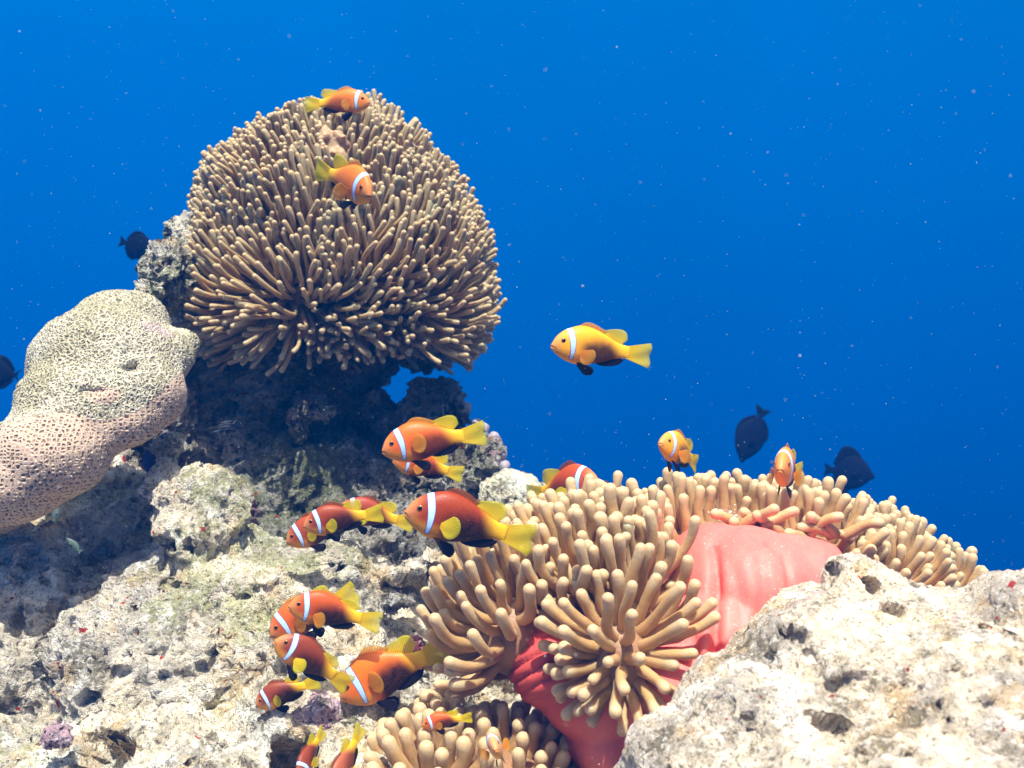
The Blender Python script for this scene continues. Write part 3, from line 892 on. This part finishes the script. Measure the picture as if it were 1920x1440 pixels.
def keep2(p, n, ei):
    if ei not in (2, 8):
        for c, r in CE:
            if (((p - c) / (r * 1.04)) ** 2).sum() < 1: return False
    x, y = pix(p)
    if ei in (0, 8) and x > 1232: return False
    if n[1] > 0.65 or n[2] < (-.85 if ei in (1, 2) else -.35): return False
    if ei not in (2,) and in_poly(x, y, pink_poly) and n[1] < .35: return False
    if ei != 2 and in_poly(x, y, pink_poly2) and n[1] < .35: return False
    return True

link('oral_disc', solid('oral_disc', [(Vector(c), tuple(x * .97 for x in r)) for c, r in E2], .004, 6, .003, 16, seed=62), M['disc'], pinkA)
SP = {0: .0165, 1: .0165, 2: .0150, 3: .0160, 4: .0160, 5: .0165, 6: .0165, 7: .0165, 8: .0165}
sd = seeds_on(E2, .0113, keep2, .3)
tents = []
for p, n, ei in sd:
    x, y = pix(p)
    nv = nvec(p, 14, 2) * .45 + rng.normal(0, .07, 3)
    d0 = nz(n + np.array([0, 0, .35])); L = .044 + rng.normal(0, .005); r = .0052 * (1 + rng.normal(0, .06))
    up = np.array([0, -.12, 1.0])
    if ei in (0, 2, 8) and x > 1170: nv[0] -= .30
    if ei in (0, 7): d1 = nz(up * 1.0 + n * .35 + nv); L *= 1.0
    elif ei == 8: d1 = nz(up * 1.1 + n * .45 + nv * .7 + np.array([.05, -.1, 0])); L *= 1.35
    elif ei == 1:
        d0 = nz(n); d1 = nz(up * 1.1 + n * .45 + np.array([-.12, -.05, 0]) + nv * .7); L *= 1.3
        if n[2] < -.3: d1 = nz(np.array([-.7, -.4, .25]) + nv * .7)
    elif ei == 2:
        d0 = nz(n)
        d1 = nz(n * 1.0 + np.array([0, -.15, .15 + .9 * max(0, n[2] + .1)]) + nv * .7); L *= (.95 if n[2] < .15 else 1.35) * (.82 if n[0] < -.3 else 1)
    elif ei in (3, 4, 9): d1 = nz(up + n * .35 + nv); L *= .95
    else: d1 = nz(up + n * .5 + np.array([.12, 0, 0]) + nv); L *= .90; r *= .90
    L *= 1 + .2 * (rng.random() < .25) * (ei != 2); r *= 1 + .10 * nvec(p, 30)[0]
    V, Fs, A = tube(p - n * .006, d0, d1, max(.03, L), r, 9, 11, 1.06, .20, rng.uniform(0, 6))
    tents.append((V, Fs, A, float(np.clip(.4 + .8 * noise.noise(Vector(p) * 18) + rng.normal(0, .1), 0, 1))))
# tentacles lying loose on the rim above the column
for k in range(16):
    x = 1375 + k * 15 + rng.normal(0, 5); p = np.array(P(x, 1000 + rng.normal(0, 5) + (6 if x > 1450 else -6), 1.115 + rng.normal(0, .006)))
    s_ = rng.choice([-1, 1]); d1 = nz([s_ * 1.0, -.45 + rng.normal(0, .2), rng.uniform(-.15, .7)])
    V, Fs, A = tube(p, nz(d1 + np.array([0, 0, .5])), d1, float(rng.uniform(.022, .04)), .0052, 8, 10, 1.06, .25, rng.uniform(0, 6))
    tents.append((V, Fs, A, float(rng.random())))
print('pink anemone tentacles', len(tents), 'seen', emit_tentacles(tents, M['tent_b'], pinkA))

# --- 3. the low anemone at the bottom edge
low = empty('sea_anemone', P(860, 1500, 1.0))
tag(low, 'low tan anemone with stubby tentacles in the shade at the bottom edge', 'anemone')
E3 = [ell(820, 1480, 1.04, 105, 95, .07), ell(930, 1470, 1.06, 120, 75, .07), ell(1040, 1500, 1.08, 110, 80, .06)]
link('oral_disc', solid('oral_disc', [(Vector(c), tuple(x * .97 for x in r)) for c, r in E3], .005, 5, .003, 16, seed=63), M['disc'], low)
tents = []
for p, n, ei in seeds_on(E3, .0135, lambda p, n, ei: n[1] < .6 and n[2] > -.3, .3):
    nv = nvec(p, 20, 8) * .45 + rng.normal(0, .07, 3)
    d1 = nz(np.array([-.20, -.15, 1]) * .8 + n * .6 + nv)
    V, Fs, A = tube(p - n * .006, n, d1, float(np.clip(.036 + rng.normal(0, .004), .025, .05)), .0062 * (1 + rng.normal(0, .06)), 8, 10, 1.08, .06, rng.uniform(0, 6))
    tents.append((V, Fs, A, float(np.clip(.35 + .8 * noise.noise(Vector(p) * 18), 0, 1))))
print('low anemone', len(tents), emit_tentacles(tents, M['tent_b'], low))

# --- small feeler animal in the shaded recess
hy = empty('feather_star', P(458, 812, 1.44))
tag(hy, 'small ghostly feather star with thin curling arms in the shaded recess', 'feather star')
link('core', solid('core', [B(458, 808, 1.45, 9, 7, .007)], .0015, 2), M['hydroid'], hy)
for k in range(13):
    a = math.radians(-75 + 150 * k / 12 + rng.normal(0, 5))
    d0 = nz([math.sin(a), -.5, math.cos(a)]); d1 = nz([math.sin(a) * 1.4, -.4, math.cos(a) * .2 - .5])
    V, Fs, A = tube(np.array(P(458 + 5 * math.sin(a), 806, 1.445)), d0, d1, .034 + rng.normal(0, .003), .0008, 8, 5, .8, .2, k)
    link('arm', mesh_np('arm', V, Fs, {'along': ('FLOAT', A)}), M['hydroid'], hy)


# ================================================================== FISH
CX = np.array([0, .012, .03, .08, .125, .18, .25, .33, .42, .50, .58, .65, .70, .75, .79])
CT = np.array([-.040, -.005, .035, .098, .135, .163, .190, .196, .180, .152, .118, .087, .072, .066, .060])
CB = np.array([-.052, -.078, -.094, -.128, -.150, -.170, -.182, -.178, -.160, -.137, -.106, -.078, -.064, -.058, -.052])
CW = np.array([.006, .024, .036, .058, .070, .080, .086, .085, .076, .064, .050, .036, .026, .018, .008])


def smooth_interp(x, xs, ys):
    """Catmull-Rom style monotone-ish interpolation"""
    x = np.asarray(x, float)
    i = np.clip(np.searchsorted(xs, x) - 1, 0, len(xs) - 2)
    h = xs[i + 1] - xs[i]; t = (x - xs[i]) / h
    m = np.gradient(ys, xs)
    t2, t3 = t * t, t * t * t
    return (2 * t3 - 3 * t2 + 1) * ys[i] + (t3 - 2 * t2 + t) * h * m[i] + (-2 * t3 + 3 * t2) * ys[i + 1] + (t3 - t2) * h * m[i + 1]


def bender(b, L, depth=1.0):
    xs = np.linspace(-.3, 1.4, 171)
    th = b * np.clip((xs - .22) / .78, 0, 1.5) ** 1.2 + (-b * .25) * np.clip((.3 - xs) / .3, 0, 1)
    dx = xs[1] - xs[0]
    cx = np.concatenate([[0], np.cumsum(np.cos(th[:-1]) * dx)]); cy = np.concatenate([[0], np.cumsum(np.sin(th[:-1]) * dx)])
    i0 = np.argmin(abs(xs - .40))
    cx -= cx[i0]; cy -= cy[i0]

    def f(p):
        p = np.asarray(p, float)
        x = np.interp(p[:, 0], xs, cx); y = np.interp(p[:, 0], xs, cy); t = np.interp(p[:, 0], xs, th)
        out = np.stack([x - np.sin(t) * p[:, 1], y + np.cos(t) * p[:, 1], p[:, 2] * depth], 1)
        return out * L
    return f


def fish_body(name, bend, mat, parent, col, cx=CX, ct=CT, cb=CB, cw=CW, ns=36, nr=64):
    us = np.linspace(0, 1, nr) ** 1.25 * cx[-1]
    V = []; R = []
    t, bo_, w = smooth_interp(us, cx, ct), smooth_interp(us, cx, cb), np.maximum(smooth_interp(us, cx, cw), .004)
    for i, x in enumerate(us):
        a = np.arange(ns) * 2 * math.pi / ns
        zc, zh = (t[i] + bo_[i]) / 2, (t[i] - bo_[i]) / 2
        cs, sn = np.cos(a), np.sin(a)
        yy = w[i] * np.sign(sn) * np.abs(sn) ** 1.05 * (1 + .10 * cs * 0)
        zz = zc + zh * cs
        # brow ridge and lips
        p = np.stack([np.full(ns, x), yy, zz], 1)
        if cx is CX:
            mz = -.046 - .45 * x
            if x < .065:
                d = np.abs(zz - mz)
                k = np.exp(-(d / .006) ** 2) * (1 - x / .065)
                lips = np.exp(-((d - .012) / .008) ** 2) * max(0, 1 - x / .05)
                p[:, 0] += k * .010 - lips * .009
                p[:, 1] *= 1 - .15 * k
            # gill cover bulge
            g = math.exp(-((x - .20) / .05) ** 2)
            p[:, 1] *= 1 + .05 * g
        V.append(p); R.append(p.copy())
    V = np.vstack(V); Fs = []
    for i in range(nr - 1):
        for j in range(ns):
            k = (j + 1) % ns
            Fs.append((i * ns + j, (i + 1) * ns + j, (i + 1) * ns + k, i * ns + k))
    Fs.append(tuple(range(ns))); Fs.append(tuple(reversed(range((nr - 1) * ns, nr * ns))))
    me = mesh_np(name, bend(V), Fs, {'rest': ('FLOAT_VECTOR', V)})
    o = link(name, me, mat, parent, local=True)
    o.color = col
    return o


def fin(name, base, edge, bend, mat, parent, nu=8, nv=22, thick=.0035, ripple=.004, scallop=.006, transform=None):
    """a thin closed fin between a base curve and an outer edge curve (lists of x, y, z)"""
    base = np.array(base, float); edge = np.array(edge, float)
    vv = np.linspace(0, 1, nv)
    def samp(c):
        s = np.linspace(0, 1, len(c))
        return np.stack([smooth_interp(vv, s, c[:, k]) if len(c) > 2 else np.interp(vv, s, c[:, k]) for k in range(3)], 1)
    b, e = samp(base), samp(edge)
    G = []; U = []; W = []
    for i in range(nu):
        u = i / (nu - 1)
        p = b * (1 - u) + e * u
        if i == nu - 1:
            dirn = (e - b); dirn = dirn / (np.linalg.norm(dirn, axis=1)[:, None] + 1e-9)
            p = p + dirn * (scallop * np.abs(np.sin(vv * nv * 1.57)))[:, None]
        p[:, 1] += ripple * u * np.sin(vv * 9 + u * 3)
        G.append(p); U += [u] * nv; W += list(vv)
    G = np.vstack(G)
    if transform is not None: G = transform(G)
    n = len(G)
    # thickness across the fin
    g = G.reshape(nu, nv, 3)
    du = np.gradient(g, axis=0); dv = np.gradient(g, axis=1)
    nn = np.cross(du, dv); nn /= (np.linalg.norm(nn, axis=2)[..., None] + 1e-9)
    th = thick * (1 - .7 * np.linspace(0, 1, nu))[:, None, None]
    A = (g + nn * th).reshape(-1, 3); Bk = (g - nn * th).reshape(-1, 3)
    V = np.vstack([A, Bk]); Fs = []
    for i in range(nu - 1):
        for j in range(nv - 1):
            q = (i * nv + j, i * nv + j + 1, (i + 1) * nv + j + 1, (i + 1) * nv + j)
            Fs.append(q); Fs.append(tuple(reversed([x + n for x in q])))
    for i in range(nu - 1):
        for j in (0, nv - 1):
            q = (i * nv + j, (i + 1) * nv + j, (i + 1) * nv + j + n, i * nv + j + n); Fs.append(q if j == 0 else tuple(reversed(q)))
    for j in range(nv - 1):
        for i in (0, nu - 1):
            q = (i * nv + j + 1, i * nv + j, i * nv + j + n, i * nv + j + 1 + n); Fs.append(q if i == 0 else tuple(reversed(q)))
    me = mesh_np(name, bend(V), Fs, {'u': ('FLOAT', np.array(U + U)), 'v': ('FLOAT', np.array(W + W))})
    return link(name, me, mat, parent, local=True)


def ball(name, p, r, mat, parent, local=True):
    bm = bmesh.new()
    bmesh.ops.create_uvsphere(bm, u_segments=20, v_segments=12, radius=1, matrix=Matrix.Translation(Vector(p)) @ Matrix.Diagonal((*r, 1)))
    me = bpy.data.meshes.new(name); bm.to_mesh(me); bm.free()
    me.polygons.foreach_set('use_smooth', [True] * len(me.polygons))
    return link(name, me, mat, parent, local=local)


def pose(root, S, T, roll=0.0):
    x = (T - S).normalized()
    z = Vector((0, 0, 1)); z = (z - x * z.dot(x)).normalized()
    z = Matrix.Rotation(roll, 3, x) @ z
    y = z.cross(x)
    m = Matrix((x, y, z)).transposed().to_4x4()
    L = (T - S).length
    m.translation = S + x * (.40 * L)
    root.matrix_world = m
    root.matrix_basis = m
    return L


def clownfish(label, s, t, D, dy=0.0, roll=0.0, bend=0.0, col=(.72, .16, .02), belly=.9, depth=1.0, group='clownfish around the anemones',
              dors='orange', pec=(35, .0), L=None, erect=1.0, cat='clownfish'):
    """s, t: snout and tail tip in photo pixels; the snout is dy metres nearer the lens than the tail"""
    S = P(s[0], s[1], D - dy / 2); T = P(t[0], t[1], D + dy / 2)
    root = empty('clownfish')
    LL = pose(root, S, T, math.radians(roll))
    if L: LL = L
    tag(root, label, cat, group)
    f = bender(math.radians(bend), LL, depth)
    fish_body('body', f, M['fish'], root, (*col, belly))
    # eyes
    for sgn in (1, -1):
        x0, z0 = .106, .022
        w = float(smooth_interp(np.array([x0]), CX, CW)[0])
        zc = (smooth_interp(np.array([x0]), CX, CT)[0] + smooth_interp(np.array([x0]), CX, CB)[0]) / 2
        zh = (smooth_interp(np.array([x0]), CX, CT)[0] - smooth_interp(np.array([x0]), CX, CB)[0]) / 2
        y0 = w * math.sqrt(max(0, 1 - ((z0 - zc) / zh) ** 2))
        c = f(np.array([[x0, sgn * (y0 - .006), z0]]))[0]
        e = ball('eye', c, (.026 * LL, .015 * LL, .026 * LL), M['iris'], root)
        c2 = f(np.array([[x0 - .001, sgn * (y0 + .0015), z0]]))[0]
        ball('pupil', c2, (.0185 * LL, .0095 * LL, .0185 * LL), M['pupil'], e)
    fm = M['fin_orange'] if dors == 'orange' else M['fin_red']
    k = erect
    # front, spiny part of the dorsal fin
    top = lambda x: float(smooth_interp(np.array([x]), CX, CT)[0])
    xs = np.linspace(.215, .50, 7)
    fin('dorsal_spines', [(x, 0, top(x) - .012) for x in xs],
        [(x + .035, 0, top(x) + h * k) for x, h in zip(xs, (.004, .030, .038, .036, .030, .024, .022))], f, fm, root, 5, 26, .004, .002, .006)
    xs = np.linspace(.475, .69, 7)
    fin('dorsal_fin', [(x, 0, top(x) - .012) for x in xs],
        [(x + a, 0, top(x) + h * k) for x, a, h in zip(xs, (.03, .055, .085, .10, .10, .085, .06), (.018, .050, .078, .095, .098, .085, .045))], f, M['fin_yellow'], root, 7, 26, .0035, .005, .005)
    # tail
    fin('tail_fin', [(.745, 0, .060), (.765, 0, .03), (.77, 0, 0), (.765, 0, -.03), (.745, 0, -.056)],
        [(.985, 0, .125), (1.0, 0, .07), (.985, 0, 0), (1.0, 0, -.07), (.985, 0, -.122)], f, M['fin_yellow'], root, 10, 34, .005, .006, .007)
    # anal fin
    bot = lambda x: float(smooth_interp(np.array([x]), CX, CB)[0])
    xs = np.linspace(.46, .67, 7)
    fin('anal_fin', [(x, 0, bot(x) + .014) for x in xs],
        [(x + a, 0, bot(x) - h) for x, a, h in zip(xs, (.01, .02, .035, .05, .065, .075, .07), (.002, .022, .034, .040, .040, .028, .002))], f, M['fin_black'], root, 6, 20, .004, .002, .003)
    # pelvic and pectoral fins, one each side
    for sgn in (1, -1):
        sp = .030 * sgn
        fin('pelvic_fin', [(.255, sp, bot(.255) + .022), (.275, sp, bot(.275) + .016), (.30, sp, bot(.30) + .016)],
            [(.36, sp * 1.8, -.262), (.415, sp * 2.0, -.272), (.44, sp * 1.9, -.225), (.42, sp * 1.6, -.19)], f, M['fin_black'], root, 7, 16, .004, .002, .003)
        yb = float(smooth_interp(np.array([.275]), CX, CW)[0]) * .93 * sgn
        sw = math.radians(pec[0])
        def fan(a, r, sgn=sgn, yb=yb, sw=sw):
            a = math.radians(a)
            a += math.radians(pec[2] if len(pec) > 2 else -8); dx, dz = math.cos(a) * r, math.sin(a) * r
            return (.275 + dx * math.cos(sw), yb + sgn * dx * math.sin(sw) + sgn * .004, -.055 + dz + pec[1] * r)
        fin('pectoral_fin', [fan(60, .022), fan(0, .010), fan(-60, .022)],
            [fan(50, .125), fan(38, .152), fan(20, .165), fan(0, .165), fan(-18, .150), fan(-34, .128), fan(-46, .100)], f, M['fin_yellow'] if dors != 'orange' else M['fin_orange'], root, 7, 24, .004, .004, .006)
    return root


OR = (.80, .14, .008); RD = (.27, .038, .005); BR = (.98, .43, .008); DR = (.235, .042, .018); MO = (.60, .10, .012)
clownfish('orange clownfish facing right on top of the large tan anemone', (694, 188), (572, 196), 1.42, .005, roll=0, col=(.80, .20, .012), belly=.6, dors='orange', pec=(40, -.2))
clownfish('orange clownfish nosing down in front of the large tan anemone', (697, 360), (604, 318), 1.27, .080, roll=-4, bend=14, col=(.78, .20, .012), belly=.15, dors='orange', pec=(50, -.2), erect=1.2)
clownfish('bright yellow orange clownfish swimming alone in open blue water', (1034, 640), (1218, 668), 1.13, .02, roll=0, bend=-6, col=BR, belly=.95, dors='orange', pec=(28, 0, -38))
clownfish('bright orange clownfish with fanned pectoral fin in front of the dark outcrop', (715, 838), (911, 812), 1.13, .01, roll=0, bend=6, col=OR, belly=.85, dors='orange', pec=(25, .1, 14))
clownfish('smaller clownfish half hidden directly beneath the bright orange one', (738, 858), (867, 890), 1.19, .02, roll=0, bend=-8, col=MO, belly=.85, dors='orange', pec=(35, 0))
clownfish('orange and yellow clownfish turning towards the lens above the tan tentacles', (1238, 824), (1318, 872), 1.20, .065, roll=0, bend=14, col=BR, belly=.95, dors='orange', pec=(30, -.2))
clownfish('yellow faced clownfish staring at the lens among the tentacle tips', (1462, 872), (1492, 888), 1.14, .100, roll=3, bend=-10, col=(.88, .28, .03), belly=.95, dors='orange', pec=(28, -.2))
clownfish('red clownfish facing right behind the upper left tentacles of the pink anemone', (1108, 903), (1008, 928), 1.26, .07, roll=0, bend=0, col=(.55, .08, .02), belly=.7, dors='red', pec=(40, -.2), L=.125)
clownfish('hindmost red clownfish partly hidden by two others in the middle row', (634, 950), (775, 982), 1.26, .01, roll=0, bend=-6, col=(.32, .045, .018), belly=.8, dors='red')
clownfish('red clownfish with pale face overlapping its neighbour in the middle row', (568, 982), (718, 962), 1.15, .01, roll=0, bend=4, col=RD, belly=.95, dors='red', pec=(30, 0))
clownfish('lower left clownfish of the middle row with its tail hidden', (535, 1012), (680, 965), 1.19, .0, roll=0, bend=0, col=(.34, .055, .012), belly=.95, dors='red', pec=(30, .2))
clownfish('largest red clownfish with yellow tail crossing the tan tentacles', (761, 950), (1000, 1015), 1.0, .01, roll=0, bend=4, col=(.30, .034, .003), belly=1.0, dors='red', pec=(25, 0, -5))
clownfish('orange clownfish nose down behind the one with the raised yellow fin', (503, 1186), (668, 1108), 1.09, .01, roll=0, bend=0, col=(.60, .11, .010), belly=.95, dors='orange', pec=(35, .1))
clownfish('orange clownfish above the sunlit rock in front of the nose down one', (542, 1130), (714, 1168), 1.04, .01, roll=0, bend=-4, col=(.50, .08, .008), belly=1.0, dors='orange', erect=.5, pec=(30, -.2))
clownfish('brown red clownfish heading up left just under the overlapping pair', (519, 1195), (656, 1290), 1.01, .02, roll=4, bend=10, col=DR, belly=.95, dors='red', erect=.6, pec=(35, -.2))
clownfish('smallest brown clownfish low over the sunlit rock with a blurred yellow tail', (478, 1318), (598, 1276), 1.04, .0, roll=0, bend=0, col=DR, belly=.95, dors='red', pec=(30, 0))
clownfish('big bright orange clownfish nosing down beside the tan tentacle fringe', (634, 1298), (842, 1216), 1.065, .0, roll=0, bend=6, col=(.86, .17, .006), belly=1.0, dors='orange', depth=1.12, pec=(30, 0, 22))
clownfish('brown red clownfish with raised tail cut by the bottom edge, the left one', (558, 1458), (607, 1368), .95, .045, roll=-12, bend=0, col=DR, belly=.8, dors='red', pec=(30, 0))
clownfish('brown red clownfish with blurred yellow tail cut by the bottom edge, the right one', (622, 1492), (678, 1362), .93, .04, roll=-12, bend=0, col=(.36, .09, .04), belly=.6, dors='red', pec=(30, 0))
clownfish('small orange clownfish peeping out of the low anemone at the bottom', (790, 1357), (885, 1345), .985, .0, roll=0, bend=0, col=MO, belly=.9, dors='orange', pec=(30, 0), depth=.9)
clownfish('tiny pale clownfish facing the lens in the dark gap between two anemones', (928, 1400), (922, 1393), .94, .062, roll=-22, bend=8, col=(.75, .36, .18), belly=.1, dors='orange', pec=(50, 0))
clownfish('sliver of orange clownfish showing behind the left tentacle tips', (868, 1125), (828, 1098), 1.19, .02, roll=0, bend=0, col=OR, belly=.5, dors='orange', pec=(30, 0))
clownfish('clownfish almost wholly hidden behind the crest with its white band showing', (1098, 918), (1190, 935), 1.30, .01, roll=0, bend=0, col=MO, belly=.8, dors='red')

# ------------------------------------------------------------------ dark fish out in the blue water
TX = np.array([0, .02, .06, .14, .25, .38, .50, .62, .72, .79, .84, .87])
TT = np.array([-.02, .02, .05, .14, .22, .26, .26, .215, .13, .065, .045, .04])
TB = np.array([-.045, -.055, -.065, -.13, -.20, -.245, -.25, -.205, -.12, -.06, -.045, -.04])
TW = np.array([.008, .02, .03, .05, .06, .062, .056, .045, .03, .018, .010, .006])


def dark_fish(label, s, t, D, dy=0, roll=0, bend=0, high=1.0, crest=.06, L=None, cat='dark fish', mat='darkfish', name='dark_fish', group='dark fish out in the blue water', fork=.0, depth=1.0):
    S = P(s[0], s[1], D - dy / 2); T = P(t[0], t[1], D + dy / 2)
    root = empty(name); LL = pose(root, S, T, math.radians(roll)); LL = L or LL
    tag(root, label, cat, group)
    f = bender(math.radians(bend), LL, depth)
    fish_body('body', f, M[mat], root, (1, 1, 1, 1), TX, TT * high, TB * high, TW, 20, 34)
    fm = M['darkfin'] if mat == 'darkfish' else M[mat]
    top = lambda x: float(smooth_interp(np.array([x]), TX, TT * high)[0]); bot = lambda x: float(smooth_interp(np.array([x]), TX, TB * high)[0])
    xs = np.linspace(.20, .78, 9); hs = np.array([.0, .45, .75, .95, 1.1, 1.25, 1.35, 1.1, .3]) * crest
    fin('dorsal_fin', [(x, 0, top(x) - .02) for x in xs], [(x + .05, 0, top(x) + h) for x, h in zip(xs, hs)], f, fm, root, 5, 22, .004, .003, .004)
    xs = np.linspace(.40, .78, 7); hs = np.array([.0, .7, 1.0, 1.15, 1.2, 1.0, .3]) * crest
    fin('anal_fin', [(x, 0, bot(x) + .02) for x in xs], [(x + .05, 0, bot(x) - h) for x, h in zip(xs, hs)], f, fm, root, 5, 20, .004, .003, .004)
    fin('tail_fin', [(.83, 0, .045), (.85, 0, 0), (.83, 0, -.045)], [(1.0, 0, .15), (.985 - fork, 0, .06), (.965 - fork, 0, 0), (.985 - fork, 0, -.06), (1.0, 0, -.15)], f, fm, root, 6, 20, .004, .004, .004)
    for sgn in (1, -1):
        x0 = .10
        e = ball('eye', f(np.array([[x0, sgn * .040, .045 * high]]))[0], (.020 * LL, .012 * LL, .020 * LL), M['iris'] if mat != 'darkfish' else M['darkfish'], root)
        ball('pupil', f(np.array([[x0, sgn * .046, .045 * high]]))[0], (.013 * LL, .009 * LL, .013 * LL), M['pupil'], e)
        fin('pectoral_fin', [(.27, sgn * .058, .0), (.275, sgn * .060, -.03), (.28, sgn * .058, -.06)], [(.40, sgn * .10, .03), (.43, sgn * .11, -.03), (.40, sgn * .10, -.09)], f, fm, root, 4, 12, .003, .002, .003)
    return root


dark_fish('dark blue black fish diving nose down above the tan tentacles', (1388, 866), (1432, 764), 2.8, .02, roll=-8, high=1.0, crest=.030)
dark_fish('dark fish with tall pointed back fin dipping behind the tentacle crest', (1640, 892), (1545, 880), 2.9, .05, roll=6, high=1.35, crest=.16)
dark_fish('small round dark fish close to the algae covered rock knob', (290, 472), (224, 452), 2.4, .02, roll=0, high=1.2, crest=.05)
dark_fish('dark fish leaving the picture at the left edge with its forked tail showing', (-62, 690), (46, 706), 2.2, .0, roll=0, high=.95, crest=.05, fork=.09)
dark_fish('tiny grey green fish under the brain coral in the shade', (110, 952), (100, 978), 1.09, .0, high=.8, crest=.04, mat='greenfish', cat='small fish', name='small_fish', group='small reef fish in the shade')
dark_fish('slender grey green fish over the shaded slope below the brain coral', (124, 1008), (152, 1036), 1.06, .0, high=.6, crest=.04, mat='greenfish', cat='small fish', name='small_fish', group='small reef fish in the shade')

# ------------------------------------------------------------------ specks adrift in the water, grit on the anemone
def speck_cloud(name, pts, rad, mat, label, cat):
    bm = bmesh.new(); bmesh.ops.create_icosphere(bm, subdivisions=1, radius=1)
    bv = np.array([v.co[:] for v in bm.verts]); bf = [[v.index for v in f.verts] for f in bm.faces]; bm.free()
    V = []; Fs = []; n = 0
    for p, r in zip(pts, rad):
        s = r * rng.uniform(.6, 1.3, 3)
        V.append(bv * s + p); Fs += [tuple(i + n for i in f) for f in bf]; n += len(bv)
    o = link(name, mesh_np(name, np.vstack(V), Fs), mat)
    return tag(o, label, cat, kind='stuff')

pts = []; rad = []
for i in range(5200):
    D = .55 + 1.9 * rng.random() ** .9
    x = rng.uniform(-60, 1980); y = rng.uniform(-60, 1500)
    pts.append(np.array(P(x, y, D))); rad.append(float(np.clip(abs(rng.lognormal(-8.55, .45)), .0001, .0006)))
speck_cloud('marine_snow', pts, rad, M['snow'], 'tiny pale specks drifting everywhere in the blue water', 'specks')

pts = []; rad = []
for i in range(70):
    pts.append(np.array(P(1368 + rng.normal(0, 16), 968 + rng.normal(0, 9), 1.115 + rng.normal(0, .004)))); rad.append(float(rng.uniform(.0005, .0014)))
speck_cloud('coral_grit', pts, rad, M['debris'], 'white grit caught between the tentacles above the pink column', 'grit')

# ------------------------------------------------------------------ the water itself
hz = bpy.data.meshes.new('haze')
bm = bmesh.new(); bmesh.ops.create_cube(bm, size=1.0, matrix=Matrix.Translation((0, 2.0, -.35)) @ Matrix.Diagonal((9, 8, 3.6, 1))); bm.to_mesh(hz); bm.free()
hm = bpy.data.materials.new('blue_water_haze'); hm.use_nodes = True
hm.node_tree.nodes.clear()
vo = hm.node_tree.nodes.new('ShaderNodeVolumePrincipled'); ho = hm.node_tree.nodes.new('ShaderNodeOutputMaterial')
vo.inputs['Color'].default_value = (0.0, 0.15, 0.60, 1)
vo.inputs['Density'].default_value = 0.07
vo.inputs['Anisotropy'].default_value = 0.0
hm.node_tree.links.new(vo.outputs[0], ho.inputs['Volume'])
tag(link('haze', hz, hm), 'thin blue haze of the sea water', 'haze', kind='stuff')
